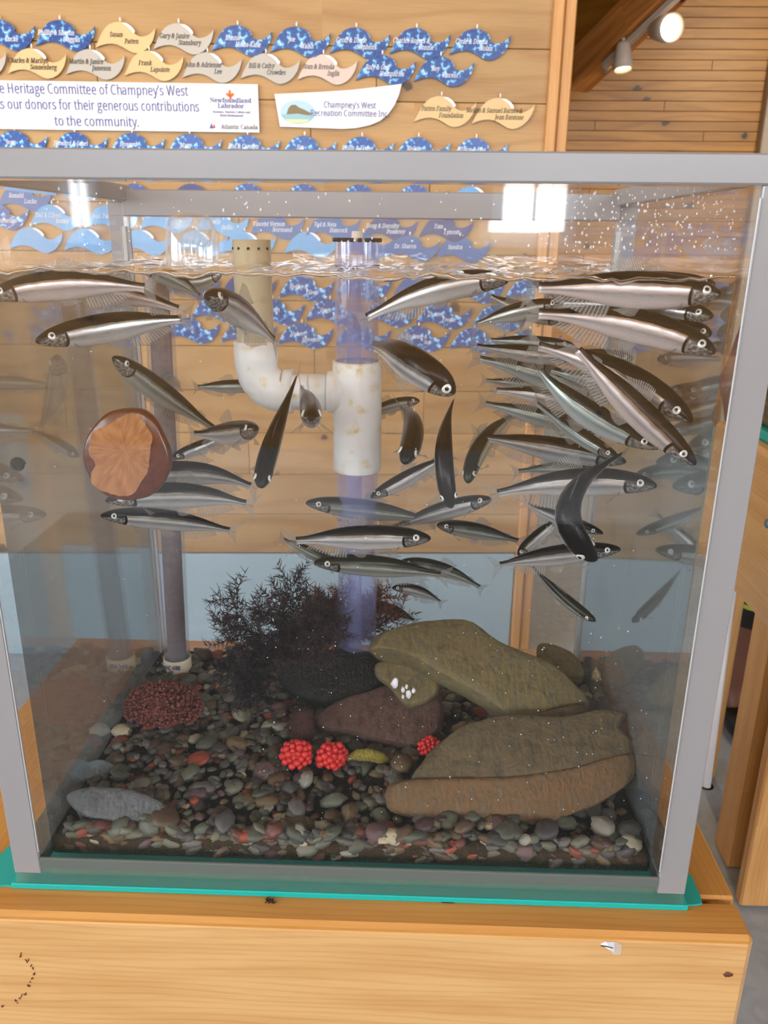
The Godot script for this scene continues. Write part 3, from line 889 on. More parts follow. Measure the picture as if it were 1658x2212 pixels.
var wave_meshes := {}
func plaque(tip: float, top: float, kind: String, text: Array, label: String, width := 132.0, group := "wave plaques of the donor wall") -> void:
	var a := on_wall(tip, top + 10.0)
	var b := on_wall(tip + width, top + 10.0)
	var w := a.distance_to(b)
	var key := "%.3f" % w
	if not wave_meshes.has(key):
		var poly := PackedVector2Array()
		var crest := PackedVector2Array()
		for p in WAVE:
			poly.append(Vector2(p[0] * w, -p[1] * w))
		for p in CREST:
			crest.append(Vector2(p[0] * w, -p[1] * w))
		wave_meshes[key] = [extrude(poly, 0.005, 4.0), extrude(crest, 0.0015, 4.0)]
	var spot := on_wall(tip, top, 0.020)
	var o := thing("wave_plaque", label, "plaque", spot, WALL_TURN, group)
	part("plate", wave_meshes[key][0], M["plaque_" + kind], o)
	if kind in ["gold", "silver", "rose", "sky"]:
		part("crest", wave_meshes[key][1], M.white, o, Vector3(0, 0, 0.005))
	part("pin", M.unit_ball, M.white, o, Vector3(0.44 * w, 0.006, 0.004), Basis.from_scale(Vector3(0.0025, 0.006, 0.0025)))
	var ink: Material = M.ink_black if kind in ["gold", "silver", "rose"] else M.ink_white
	for i in text.size():
		if text[i] != "":
			lettering(text[i], 0.0165, ink, o, Vector3((0.36 + 0.24 * i) * w, -(0.185 + 0.095 * i) * w, 0.0058), 0.22, 0.78, true)

func make_donor_wall() -> void:
	var blue := noise_tex(FastNoiseLite.TYPE_SIMPLEX_SMOOTH, 0.015, 41, [Color(0.03, 0.12, 0.34), Color(0.05, 0.20, 0.46), Color(0.08, 0.30, 0.60), Color(0.05, 0.20, 0.46), Color(0.30, 0.58, 0.82), Color(0.72, 0.88, 0.96), Color(0.2, 0.45, 0.72)], 512, 6)
	for k in ["blue", "marble"]:
		M["plaque_" + k] = mat(Color.WHITE if k == "blue" else Color(1.1, 1.1, 1.1), 0.28)
		M["plaque_" + k].albedo_texture = blue
		M["plaque_" + k].uv1_scale = Vector3(1.4, 1.4, 1.4)
		M["plaque_" + k].uv1_offset = Vector3(0.3 if k == "blue" else 0.71, 0.2, 0)
	M.plaque_gold = mat(Color(0.74, 0.64, 0.47), 0.42, 0.4)
	M.plaque_silver = mat(Color(0.63, 0.615, 0.59), 0.42, 0.4)
	M.plaque_rose = mat(Color(0.72, 0.66, 0.63), 0.42, 0.35)
	M.plaque_sky = mat(Color(0.36, 0.62, 0.84), 0.35)
	M.plaque_steel = mat(Color(0.18, 0.36, 0.62), 0.35)
	M.plaque_navy = mat(Color(0.10, 0.22, 0.48), 0.35)
	var word := {"blue": "dark blue marbled", "marble": "blue marbled", "gold": "brushed gold", "silver": "brushed silver", "rose": "pale rose metal", "sky": "plain sky-blue", "steel": "plain steel-blue", "navy": "plain navy"}
	var rows := [
		["top row", [[-58, 42, "blue", ["", "Locke"]], [72, 43, "blue", ["Phillip & Sharon", "Duggan"]], [202, 47, "gold", ["Susan", "Patten"]], [328, 50, "silver", ["Gary & Janice", "Stansbury"]], [455, 54, "blue", ["Bonnie", "Hibbs-Kane"]], [582, 57, "blue", ["Joe", "Walsh"]], [711, 59, "blue", ["Geoff & Diane", "Stephens"]], [841, 60, "blue", ["Charles Rogers &", "Bonnie"]], [971, 62, "blue", ["Clyde & Donna", "Nolan"]]], 132.0],
		["second row", [[-118, 101, "silver", ["", ""]], [12, 104, "gold", ["Charles & Marilyn", "Sonnenberg"]], [138, 106, "silver", ["Martin & Janice", "Jameson"]], [265, 109, "gold", ["Frank", "Lapointe"]], [391, 113, "silver", ["John & Adrienne", "Lee"]], [517, 115, "silver", ["Bill & Cathy", "Crowdes"]], [641, 117, "rose", ["Stan & Brenda", "Inglis"]], [768, 118, "blue", ["Roly & Gail", "Humphries"]], [894, 121, "blue", ["Roy", "Vincent"]]], 130.0],
		["short row beside the boat-shaped sign", [[894, 207, "gold", ["Patten Family", "Foundation"]], [1020, 211, "gold", ["Melvin & Samuel Barnes &", "Jean Batstone"]]], 134.0],
		["row under the long white sign", [[-22, 282, "marble", ["Jean"]], [108, 285, "marble", ["Howard & Janet"]], [232, 287, "marble", ["Howard"]], [356, 289, "marble", ["Mary"]], [481, 291, "marble", ["Rod & Carolyn"]], [604, 293, "marble", ["Jim"]], [728, 295, "marble", ["Philip & Elaine"]], [850, 296, "marble", ["Melvin"]], [974, 298, "marble", ["Wilson & Una"]]], 122.0],
		["fifth row down", [[-10, 398, "steel", ["Ronald", "Locke"]], [238, 396, "marble", [""]], [362, 396, "navy", ["Roy", ""]], [484, 396, "marble", ["Robert & Grace", ""]], [605, 397, "marble", ["Marvin & June", ""]], [724, 398, "marble", ["Dwight & Ann", ""]], [845, 399, "marble", ["Eugene & Lori", ""]], [966, 402, "sky", ["Terry", ""]]], 121.0],
		["sixth row down", [[-60, 440, "marble", ["", "Cornelius"]], [60, 441, "sky", ["Ted & Eileen", "Benny"]], [180, 443, "sky", ["Jean Patten", ""]], [298, 447, "sky", ["", ""]], [418, 455, "sky", ["Austin", "Sedin"]], [537, 460, "steel", ["Vincent Vernon", "Normand"]], [659, 461, "steel", ["Ted & Neta", "Hancock"]], [783, 464, "navy", ["Doug & Dorothy", "Pomeroy"]], [904, 465, "navy", ["Tom", "Lyncott"]]], 119.0],
		["seventh row down", [[15, 490, "sky", [""]], [134, 493, "sky", [""]], [252, 495, "sky", [""]], [372, 498, "sky", [""]], [476, 500, "sky", [""]], [612, 500, "sky", [""]], [732, 502, "steel", [""]], [832, 508, "steel", ["Dr. Sharon"]], [940, 510, "steel", ["Sandra"]]], 119.0],
		["third row from the bottom", [[352, 590, "navy", [""]], [474, 592, "navy", ["", "Price"]], [600, 595, "marble", ["Hedley &", "Eileen"]], [724, 592, "marble", [""]], [846, 596, "steel", [""]], [968, 598, "marble", [""]], [1090, 600, "marble", [""]]], 122.0],
		["second row from the bottom", [[410, 640, "marble", [""]], [534, 645, "marble", ["Ida Stewart"]], [658, 646, "marble", ["Hugh", "Hogan"]], [778, 650, "marble", [""]], [896, 654, "marble", ["Thomas", "Freake"]], [1020, 658, "marble", [""]]], 123.0],
		["bottom row", [[352, 686, "marble", ["", ""]], [474, 692, "marble", [""]], [598, 697, "marble", ["Hubert", "Hanscom"]], [722, 700, "marble", [""]], [850, 703, "marble", ["Selby Stone &", "Son"]], [970, 708, "marble", [""]], [1090, 712, "marble", [""]]], 122.0],
	]
	for r in rows:
		var list: Array = r[1]
		for i in list.size():
			var q: Array = list[i]
			var nth := list.size() - i
			plaque(q[0], q[1], q[2], q[3], "%s wave plaque, number %s from the corner post, %s" % [word[q[2]], ["zero", "one", "two", "three", "four", "five", "six", "seven", "eight", "nine"][nth], r[0]], r[2])
	# long white sign of thanks
	var o0 := on_wall(-150, 178, 0.03)
	var o1 := on_wall(556, 174, 0.03)
	var o2 := on_wall(557, 279, 0.03)
	var sw := o0.distance_to(o1)
	var sh := absf(o1.y - o2.y)
	var sc := (o0 + o1) / 2.0 + Vector3(0, -sh / 2.0, 0)
	var s := thing("long_sign", "long white sign thanking donors, with two small logos at its end", "sign", sc, WALL_TURN)
	part("board", bevel_box(Vector3(sw, sh, 0.006), 0.001), M.white, s, Vector3(0, 0, -0.006))
	var per := sw / 706.0                                        # metres for each picture point on the sign
	var put := func(txt: String, cx: float, cy: float, hgt: float, m: Material, serif := false, sq := 1.0, bold := false) -> void:
		lettering(txt, hgt, m, s, Vector3((cx + 150.0) * per - sw / 2.0, sh / 2.0 - (cy - 175.0) * per, -0.002), 0.0, sq, serif, bold)
	put.call("The Heritage Committee of Champney’s West", 187, 191, 0.0345, M.ink, false, 0.80)
	put.call("thanks our donors for their generous contributions", 182, 222, 0.0345, M.ink, false, 0.80)
	put.call("to the community.", 199, 254, 0.0345, M.ink, false, 0.85)
	put.call("Newfoundland", 495, 208, 0.0165, M.ink, true, 0.95, true)
	put.call("Labrador", 495, 219, 0.0165, M.ink, true, 0.95, true)
	put.call("Business, Tourism, Culture and", 496, 231, 0.0085, M.ink, false, 0.9)
	put.call("Rural Development", 496, 238, 0.0085, M.ink, false, 0.9)
	put.call("Atlantic Canada", 512, 261, 0.0155, M.ink_black, true, 0.9)
	var petal := PackedVector2Array()
	for i in 10:
		petal.append(Vector2(cos(TAU * i / 10.0) * 0.004, sin(TAU * i / 10.0) * 0.007))
	var petal_mesh := extrude(petal, 0.001)
	for q in [[494, 192, 0.0], [490, 197, 0.9], [499, 197, -0.9], [495, 201, 0.0]]:
		part("emblem_petal", petal_mesh, M.orange, s, Vector3((q[0] + 150.0) * per - sw / 2.0, sh / 2.0 - (q[1] - 175.0) * per, -0.003), Basis(Vector3.BACK, q[2]))
	var sail := extrude(PackedVector2Array([Vector2(-0.006, -0.006), Vector2(0.006, -0.006), Vector2(0.001, 0.009)]), 0.001)
	part("emblem_sail", sail, M.ink, s, Vector3((450 + 150.0) * per - sw / 2.0, sh / 2.0 - (260 - 175.0) * per, -0.003))
	part("emblem_sail", sail, M.red, s, Vector3((456 + 150.0) * per - sw / 2.0, sh / 2.0 - (260 - 175.0) * per, -0.003), Basis.from_scale(Vector3(0.7, 0.8, 1)))
	# boat-shaped sign
	var bp := [[593, 204], [640, 202], [700, 199], [760, 195], [820, 188], [867, 182], [862, 203], [852, 227], [838, 247], [820, 262], [798, 271], [770, 277], [740, 279], [690, 277], [605, 274]]
	var org := on_wall(740, 235, 0.022)
	var inv := Basis(Vector3.UP, WALL_TURN).inverse()
	var boat := PackedVector2Array()
	for p in bp:
		var q := inv * (on_wall(p[0], p[1], 0.022) - org)
		boat.append(Vector2(q.x, q.y))
	var bsn := thing("boat_shaped_sign", "white boat-shaped sign with an oval picture of a headland", "sign", org, WALL_TURN)
	part("board", extrude(boat, 0.006), M.white, bsn)
	var loc := func(x: float, y: float, zz: float) -> Vector3:
		var q := inv * (on_wall(x, y, 0.022) - org)
		return Vector3(q.x, q.y, zz)
	lettering("Champney’s West", 0.0215, M.ink, bsn, loc.call(755, 228, 0.007), 0.0, 0.88)
	lettering("Recreation Committee Inc.", 0.0215, M.ink, bsn, loc.call(755, 246, 0.007), 0.0, 0.88)
	var oc: Vector3 = loc.call(643, 243, 0.006)
	var oval := func(rx: float, ry: float, cut0: float, cut1: float) -> PackedVector2Array:
		var pts := PackedVector2Array()
		for i in 40:
			var y := sin(TAU * i / 40.0)
			pts.append(Vector2(cos(TAU * i / 40.0) * rx, clampf(y, cut0, cut1) * ry))
		return pts
	var rx := 0.050
	var ry := 0.031
	part("sky_print", extrude(oval.call(rx, ry, -1.0, 1.0), 0.0008), mat(Color(0.66, 0.80, 0.92), 0.5), bsn, oc)
	part("sea_print", extrude(PackedVector2Array([Vector2(-0.049, -0.006), Vector2(0.049, -0.006), Vector2(0.044, -0.015), Vector2(0.033, -0.023), Vector2(0.015, -0.029), Vector2(-0.015, -0.029), Vector2(-0.033, -0.023), Vector2(-0.044, -0.015)]), 0.0008), mat(Color(0.55, 0.72, 0.78), 0.5), bsn, oc + Vector3(0, 0, 0.0006))
	part("shore_print", extrude(PackedVector2Array([Vector2(-0.036, -0.019), Vector2(0.036, -0.019), Vector2(0.02, -0.028), Vector2(-0.02, -0.028)]), 0.0008), mat(Color(0.80, 0.86, 0.62), 0.5), bsn, oc + Vector3(0, 0, 0.0012))
	part("headland_print", extrude(PackedVector2Array([Vector2(-0.032, -0.006), Vector2(-0.026, 0.010), Vector2(-0.018, 0.018), Vector2(-0.006, 0.019), Vector2(0.004, 0.012), Vector2(0.020, 0.006), Vector2(0.042, -0.004), Vector2(0.030, -0.008), Vector2(0.0, -0.004)]), 0.0008), mat(Color(0.50, 0.44, 0.32), 0.6), bsn, oc + Vector3(0, 0, 0.0012))

# ---------------------------------------------------------------- tank and stand
func make_stand() -> void:
	var s := thing("tank_stand", "varnished pine stand with mitred top rails under the big tank", "stand", Vector3(-0.10, 0, -1.0))
	var o := Vector3(0.10, 0, 1.0)
	var x0 := -0.62
	var x1 := 0.395
	var zf := 0.702
	var zb := 1.36
	# front board: face below the rounded top edge
	part("front_board", bevel_box(Vector3(x1 - x0, 0.40, 0.036), 0.008), M.stand, s, o + Vector3((x0 + x1) / 2.0, STAND - 0.202, -zf - 0.018))
	part("side_board", bevel_box(Vector3(zb - zf - 0.05, 0.40, 0.036), 0.006), M.stand, s, o + Vector3(x1 - 0.019, STAND - 0.206, -(zf + zb) / 2.0 - 0.02), Basis(Vector3.UP, PI / 2))
	part("side_board", bevel_box(Vector3(zb - zf - 0.05, 0.40, 0.036), 0.006), M.stand, s, o + Vector3(x0 + 0.019, STAND - 0.206, -(zf + zb) / 2.0 - 0.02), Basis(Vector3.UP, PI / 2))
	part("top_rail", bevel_box(Vector3(x1 - x0 - 0.004, 0.020, 0.052), 0.005), M.stand_top, s, o + Vector3((x0 + x1) / 2.0, STAND - 0.0096, -zf - 0.0275))
	part("top_rail", bevel_box(Vector3(zb - zf - 0.062, 0.0196, 0.075), 0.003), M.stand_top, s, o + Vector3(x1 - 0.039, STAND - 0.0100, -(zf + zb) / 2.0 - 0.029), Basis(Vector3.UP, PI / 2))
	part("top_rail", bevel_box(Vector3(zb - zf - 0.062, 0.0196, 0.150), 0.003), M.stand_top, s, o + Vector3(x0 + 0.076, STAND - 0.0100, -(zf + zb) / 2.0 - 0.029), Basis(Vector3.UP, PI / 2))
	part("back_rail", bevel_box(Vector3(x1 - x0 - 0.24, 0.02, 0.09), 0.003), M.stand_top, s, o + Vector3((x0 + x1) / 2.0 + 0.04, STAND - 0.0102, -zb + 0.045))
	part("deck", bevel_box(Vector3(0.82, 0.018, 0.60), 0.002), M.stand, s, o + Vector3(-0.06, STAND - 0.012, -1.04))
	for x in [x0 + 0.06, x1 - 0.06]:
		for z in [zf + 0.07, zb - 0.06]:
			part("leg", bevel_box(Vector3(STAND - 0.42, 0.07, 0.05), 0.004), M.stand, s, o + Vector3(x, (STAND - 0.42) / 2.0 + 0.01, -z), Basis(Vector3.BACK, PI / 2))
	# marks on the wood that the photograph shows: a drip of old stain, a knot, screw holes
	var stain := mat(Color(0.36, 0.20, 0.10), 0.6)
	var bolt := on_plane(1572, 2105, Vector3(0, 0, -zf), Vector3.BACK)
	part("knot", ball(Vector3(0.0055, 0.004, 0.0012), 12, 6, 0.4, 3), stain, s, o + bolt)
	rng.seed = 77
	var drips := []
	for q in [[44, 2065], [58, 2078], [68, 2092], [73, 2104], [70, 2118], [66, 2132], [55, 2146], [44, 2156], [36, 2166], [6, 2174]]:
		drips.append(on_plane(q[0], q[1], Vector3(0, 0, -zf), Vector3.BACK))
	var st := fresh(true)
	for p in drips:
		for k in 3:
			var c: Vector3 = p + Vector3(rng.randf_range(-0.002, 0.002), rng.randf_range(-0.003, 0.003), 0.0002)
			add_sweep(st, [c, c + Vector3(rng.randf_range(-0.0025, 0.0025), rng.randf_range(0.001, 0.004), 0)], [0.0007], 5)
	part("stain", done(st), stain, s, o)
	# teal paint that the tank was bedded in
	var tl := thing("teal_sealant", "thin bed of teal paint squeezed out under the tank", "sealant", Vector3(-0.06, STAND, -1.0))
	var oo := Vector3(0.06, 0, 1.0)
	part("bed", bevel_box(Vector3(0.772 + 0.012, 0.0074, 0.51 + 0.004), 0.001), M.teal, tl, oo + Vector3(-0.0605, 0.0040, -(ZF + ZB) / 2.0 + 0.002))
	var corner := []
	for q in [[1472, 1895], [1490, 1893], [1500, 1915], [1514, 1948], [1511, 1956], [1490, 1958], [1466, 1957], [1450, 1945], [1456, 1915]]:
		var p := at_height(q[0], q[1], STAND)
		corner.append(Vector2(p.x, p.z))
	part("corner_smear", smear(corner), M.teal, tl, oo + Vector3(0, 0.0006, 0))
	corner = []
	for q in [[0, 1850], [26, 1830], [40, 1870], [46, 1900], [42, 1915], [10, 1916], [-40, 1914], [-50, 1880]]:
		var p := at_height(q[0], q[1], STAND)
		corner.append(Vector2(p.x, p.z))
	part("corner_smear", smear(corner), M.teal, tl, oo + Vector3(0, 0.0006, 0))
	# scrap of white paper taped to the front, with a pen stroke
	var pz := Vector3(0, 0, -zf)
	var sc := on_plane(1318, 2044, pz, Vector3.BACK)
	var paper := PackedVector2Array()
	for q in [[1296, 2039], [1306, 2034], [1326, 2034], [1326, 2056], [1316, 2051]]:
		var p := on_plane(q[0], q[1], pz, Vector3.BACK) - sc
		paper.append(Vector2(p.x, p.y))
	var tape := PackedVector2Array()
	for q in [[1308, 2033], [1330, 2033], [1342, 2040], [1340, 2060], [1322, 2060]]:
		var p := on_plane(q[0], q[1], pz, Vector3.BACK) - sc
		tape.append(Vector2(p.x, p.y))
	var scrap := thing("paper_scrap", "torn scrap of white paper taped to the pine front board", "paper", sc)
	part("paper", extrude(paper, 0.0006), M.white, scrap, Vector3(0, 0, 0.0002))
	part("tape", extrude(tape, 0.0004), pane(Color(0.9, 0.9, 0.9), 0.25, 0.2), scrap, Vector3(0, 0, 0.001))
	part("pen_stroke", sweep([on_plane(1297, 2041, pz, Vector3.BACK) - sc, on_plane(1310, 2043, pz, Vector3.BACK) - sc, on_plane(1323, 2046, pz, Vector3.BACK) - sc], [0.0007], 6), M.ink_black, scrap, Vector3(0, 0, 0.001))
	# crumb of dry weed on the top rail
	var cp := at_height(583, 1947, STAND)
	st = fresh(true)
	rng.seed = 5
	for k in 26:
		var c := Vector3(rng.randf_range(-0.0055, 0.0055), rng.randf_range(0.0005, 0.002), rng.randf_range(-0.003, 0.003))
		add_sweep(st, [c, c + Vector3(rng.randf_range(-0.003, 0.003), rng.randf_range(0, 0.0015), rng.randf_range(-0.003, 0.003))], [0.0006], 5)
	single("weed_crumb", done(st), mat(Color(0.16, 0.07, 0.04), 0.7), "dark crumb of dried seaweed on the stand's top rail", "weed", cp)
	st = fresh(true)
	for path in [[[938, 1944], [955, 1949], [975, 1950], [1000, 1947], [1013, 1943]], [[940, 1947], [960, 1948], [968, 1944]]]:
		var line := []
		for q in path:
			line.append(at_height(q[0], q[1], STAND + 0.0012) - at_height(975, 1948, STAND))
		add_sweep(st, line, [0.0007], 5)
	single("weed_strand", done(st), mat(Color(0.14, 0.08, 0.05), 0.7), "thin dark strand of weed lying on the stand's top rail", "weed", at_height(975, 1948, STAND))

func smear(pts: Array) -> ArrayMesh:
	var poly := PackedVector2Array()
	for p in smooth_loop(pts, 40):
		poly.append(Vector2(p.x, -p.y))
	var m := extrude(poly, 0.0024)
	var st := SurfaceTool.new()
	st.begin(Mesh.PRIMITIVE_TRIANGLES)
	st.append_from(m, 0, Transform3D(Basis(Vector3.RIGHT, -PI / 2), Vector3.ZERO))
	return st.commit()

func make_tank() -> void:
	var c := Vector3((XL + XR) / 2.0, Y0, -(ZF + ZB) / 2.0)
	var t := thing("aquarium_tank", "big clear acrylic aquarium with thick frosted edges on a pine stand", "aquarium", c)
	var w := XR - XL
	var lo := 0.7366                                             # top of the glued band at the foot of the front pane
	var rim := 1.4640
	# front pane between the ends of the side walls
	part("front_pane", plate(Vector3(w, rim - YIN - 0.003, WALL - 0.0045)), M.clear, t, Vector3((XL + XR) / 2.0, (YIN + 0.003 + rim) / 2.0, -(ZF + 0.004 + ZFI) / 2.0) - c)
	part("foot_band", bevel_box(Vector3(w, 0.014, 0.004), 0.001), M.band_grey, t, Vector3((XL + XR) / 2.0, lo - 0.007, -(ZF + 0.002)) - c)
	part("base_front", bevel_box(Vector3(w, 0.0078, 0.004), 0.0008), M.base_edge, t, Vector3((XL + XR) / 2.0, Y0 + 0.0186, -(ZF + 0.002)) - c)
	part("base_edge", bevel_box(Vector3(w + 2 * WALL, 0.0146, ZB - ZF), 0.001), M.base_edge, t, Vector3((XL + XR) / 2.0, Y0 + 0.0072, -(ZF + ZB) / 2.0) - c)
	part("front_rim", bevel_box(Vector3(w + 2 * WALL, YTOP - rim, 0.036), 0.0015), M.frosted, t, Vector3((XL + XR) / 2.0, (rim + YTOP) / 2.0, -(ZF + 0.016)) - c)
	part("back_rim", bevel_box(Vector3(w, 0.036, 0.03), 0.0015), M.frosted, t, Vector3((XL + XR) / 2.0, 1.462, -(ZB - 0.015)) - c)
	part("back_pane", plate(Vector3(w, 1.443 - lo, WALL)), M.back_hazed, t, Vector3((XL + XR) / 2.0, (1.443 + lo) / 2.0, -(ZB + ZBI) / 2.0) - c)
	for s in [[XL - WALL / 2.0, -1.0], [XR + WALL / 2.0, 1.0]]:
		# a side wall: clear between its sanded front and back ends
		part("side_wall", plate(Vector3(WALL, rim - lo, ZB - ZF - 0.008)), M.clear, t, Vector3(s[0], (lo + rim) / 2.0, -(ZF + ZB) / 2.0 - 0.002) - c)
		part("sanded_edge", bevel_box(Vector3(WALL, rim - Y0 - 0.0148, 0.006), 0.001), M.frosted, t, Vector3(s[0], (rim + Y0 + 0.0148) / 2.0, -(ZF + 0.003)) - c)
		part("sanded_edge", bevel_box(Vector3(WALL, rim - lo, 0.004), 0.001), M.frosted, t, Vector3(s[0], (rim + lo) / 2.0, -(ZB - 0.002)) - c)
		part("side_rim", bevel_box(Vector3(WALL, 0.022, ZB - ZF - 0.04), 0.0015), M.frosted, t, Vector3(s[0] - s[1] * 0.006, (rim + YTOP) / 2.0 - 0.001, -(ZF + ZB) / 2.0 - 0.016) - c)
		part("foot_wall", bevel_box(Vector3(WALL, 0.021, ZB - ZF - 0.01), 0.001), M.band_grey, t, Vector3(s[0], lo - 0.0112, -(ZF + ZB) / 2.0 - 0.004) - c)
	# bright glued seams at the inner corners
	for x in [XL + 0.0015, XR - 0.0015]:
		part("seam", bevel_box(Vector3(0.0012, rim - lo - 0.02, 0.0012), 0.0003), M.seam, t, Vector3(x, (lo + rim) / 2.0, -(ZF - 0.0007)) - c)
		part("seam", bevel_box(Vector3(0.006, 1.43 - lo, 0.004), 0.0008), M.seam, t, Vector3(x, (lo + 1.43) / 2.0, -(ZBI - 0.003)) - c)
	var chip := PackedVector2Array()
	var co := at(1111, 365, ZF)
	for q in [[1106, 352], [1112, 345], [1118, 350], [1113, 358], [1117, 372], [1119, 384], [1114, 384], [1110, 370], [1100, 374], [1108, 364]]:
		var cp := at(q[0], q[1], ZF) - co
		chip.append(Vector2(cp.x, cp.y))
	part("chip", extrude(chip, 0.0004), M.white, t, co - c)
	# the water: its rippled face, and its sides that mirror what swims inside
	var wt := thing("tank_water", "clear rippled seawater filling most of the tank", "water", Vector3(c.x, YIN, c.z))
	var n := FastNoiseLite.new()
	n.seed = 6
	n.frequency = 1.0
	var st := fresh(true)
	var nx := 90
	var nz := 44
	var pts := []
	for j in nz + 1:
		var row := []
		for i in nx + 1:
			var x := lerpf(XL + 0.0005, XR - 0.0005, float(i) / nx)
			var z := lerpf(ZFI + 0.0005, ZBI - 0.0005, float(j) / nz)
			var hgt := 0.0062 * n.get_noise_2d(x * 17.0, z * 9.0) + 0.0030 * n.get_noise_2d(x * 48.0 + 9.0, z * 30.0) + 0.0009 * n.get_noise_2d(x * 130.0, z * 90.0 + 4.0)
			row.append(Vector3(x - c.x, YWATER - YIN + hgt, -z - c.z))
		pts.append(row)
	for j in nz:
		for i in nx:
			quad(st, pts[j][i], pts[j + 1][i], pts[j + 1][i + 1], pts[j][i + 1])
	part("surface", done(st), M.water, wt)
	var bead := []
	for i in nx + 1:
		bead.append(pts[0][i] + Vector3(0, 0.0008, -0.0026))
	var thick := []
	for i in nx + 1:
		thick.append(0.0011 + 0.0024 * absf(n.get_noise_2d(i * 0.21, 77.0)))
	part("meniscus", sweep(bead, thick, 8), M.meniscus, wt)
	for s in [[XL + 0.0008, 1.0], [XR - 0.0008, -1.0]]:
		var sd := fresh(false)
		var y1 := YWATER - YIN - 0.002
		var a := Vector3(s[0] - c.x, 0.02, -ZFI - 0.001 - c.z)
		var b := Vector3(s[0] - c.x, 0.02, -ZBI + 0.001 - c.z)
		quad(sd, a, b, b + Vector3(0, y1 - 0.02, 0), a + Vector3(0, y1 - 0.02, 0))
		part("side_face", done(sd), M.mirror, wt)

func plate(size: Vector3) -> BoxMesh:
	var b := BoxMesh.new()
	b.size = size
	return b

func make_pipes() -> void:
	var z := 1.12
	# middle: clear overflow tube through a white tee, with a cream arm
	var top := at(771, 512, z)
	var x := top.x + 0.0
	var foot := Vector3(x, 0.745, -z)
	var t := thing("overflow_tube", "clear standing tube with a toothed black collar rising from the seaweed", "tube", foot)
	var r := 0.0295
	var y_of := func(py: float) -> float: return at(768, py, z).y
	part("lower_tube", lathe([[r, 0.0], [r, y_of.call(1010) - 0.745]], 40), M.tube, t)
	part("upper_tube", lathe([[r, y_of.call(785) - 0.745], [r, y_of.call(520) - 0.745]], 40), M.tube, t)
	part("inner_pipe", lathe([[0.010, 0.0], [0.010, y_of.call(600) - 0.745], [0.0, y_of.call(600) - 0.745]], 16), M.tube, t, Vector3(-0.004, 0, 0))
	var collar := fresh(true)
	var ct: float = y_of.call(520) - 0.745
	for k in 18:
		var g := TAU * k / 18.0
		add_box(collar, Vector3(cos(g) * r, ct + 0.001, sin(g) * r), Vector3(0.006, 0.005, 0.006), 0.0008)
	part("toothed_collar", done(collar), M.black, t)
	part("cap", lathe([[0.0, ct + 0.012], [0.007, ct + 0.012], [0.0075, ct + 0.004], [0.010, ct + 0.001], [r, ct - 0.001]], 28), M.pvc, t)
	# white tee
	var ty0: float = y_of.call(1015)
	var ty1: float = y_of.call(779)
	var tee := thing("pipe_tee", "white plastic tee gripping the clear tube, streaked with rust", "pipe fitting", Vector3(x, ty0, -z))
	part("sleeve", lathe([[0.0302, 0.0], [0.0335, 0.0005], [0.0342, 0.002], [0.0342, ty1 - ty0 - 0.002], [0.0335, ty1 - ty0 - 0.0005], [0.0302, ty1 - ty0]], 44), M.pvc_worn, tee)
	var ya: float = y_of.call(848)
	part("side_socket", sweep([Vector3(-0.020, ya - ty0, 0), Vector3(-0.040, ya - ty0, 0), Vector3(-0.0415, ya - ty0, 0)], [0.0295, 0.0288, 0.0275], 32), M.pvc_worn, tee)
	# cream arm, elbow and riser
	var ex := at(556, 848, z).x
	var arm := thing("horizontal_pipe", "short white pipe with a rusty stain between elbow and tee", "pipe", Vector3((x + ex) / 2.0, ya, -z))
	part("barrel", sweep([Vector3(-(x - ex) / 2.0 + 0.024, 0, 0), Vector3((x - ex) / 2.0 - 0.0425, 0, 0)], [0.0252], 32), M.pvc_worn, arm)
	var elbow := thing("pipe_elbow", "white plastic elbow joining the cream riser to the short pipe", "pipe fitting", Vector3(ex, ya, -z))
	var path := []
	var radii := []
	var ey: float = y_of.call(739) - ya
	path.append_array([Vector3(0, ey, 0), Vector3(0, ey - 0.001, 0), Vector3(0, 0.042, 0)])
	radii.append_array([0.0285, 0.0300, 0.0300])
	for k in 9:
		var g := PI / 2 * k / 8.0
		path.append(Vector3(0.036 - cos(g) * 0.036, 0.036 - sin(g) * 0.036, 0))
		radii.append(0.0292)
	path.append_array([Vector3(0.037, 0, 0), Vector3(0.0375, 0, 0), Vector3(0.049, 0, 0), Vector3(0.050, 0, 0)])
	radii.append_array([0.0292, 0.0312, 0.0312, 0.0295])
	part("bend", sweep(path, radii, 36), M.pvc_worn, elbow)
	var rt: float = y_of.call(520)
	var riser := thing("riser_pipe", "cream pipe standing out of the water above the white elbow", "pipe", Vector3(ex, ya + ey, -z))
	part("barrel", lathe([[0.0252, -0.01], [0.0252, rt - ya - ey], [0.022, rt - ya - ey], [0.022, rt - ya - ey - 0.02]], 36), M.cream_worn, riser)
	for k in 5:
		var g := PI * (0.15 + 0.175 * k)
		part("drilled_hole", M.unit_ball, M.black_brown, riser, Vector3(cos(g) * 0.0252, rt - ya - ey - 0.011, sin(g) * 0.0252), Basis.from_scale(Vector3.ONE * 0.0019))
	# thin standpipe in a clear sleeve, in its white socket
	var b := on_bed(384, 1438)
	var zz := -b.z
	var u := at(345, 690, zz)
	var up := at(338, 560, zz)
	var sp := thing("thin_standpipe", "brown pipe inside a clear sleeve standing in a white socket", "pipe", b)
	part("sleeve", sweep([Vector3(0, 0.01, 0), u - b, up - b], [0.0205], 32, false), M.tube_clear, sp)
	part("brown_core", sweep([Vector3(0, 0.012, 0), u - b, up - b], [0.0150], 28), M.brown_core, sp)
	part("socket", lathe([[0.0, -0.012], [0.0215, -0.012], [0.0222, 0.0], [0.0222, 0.017], [0.0212, 0.018], [0.0205, 0.006]], 32), M.cream, sp)
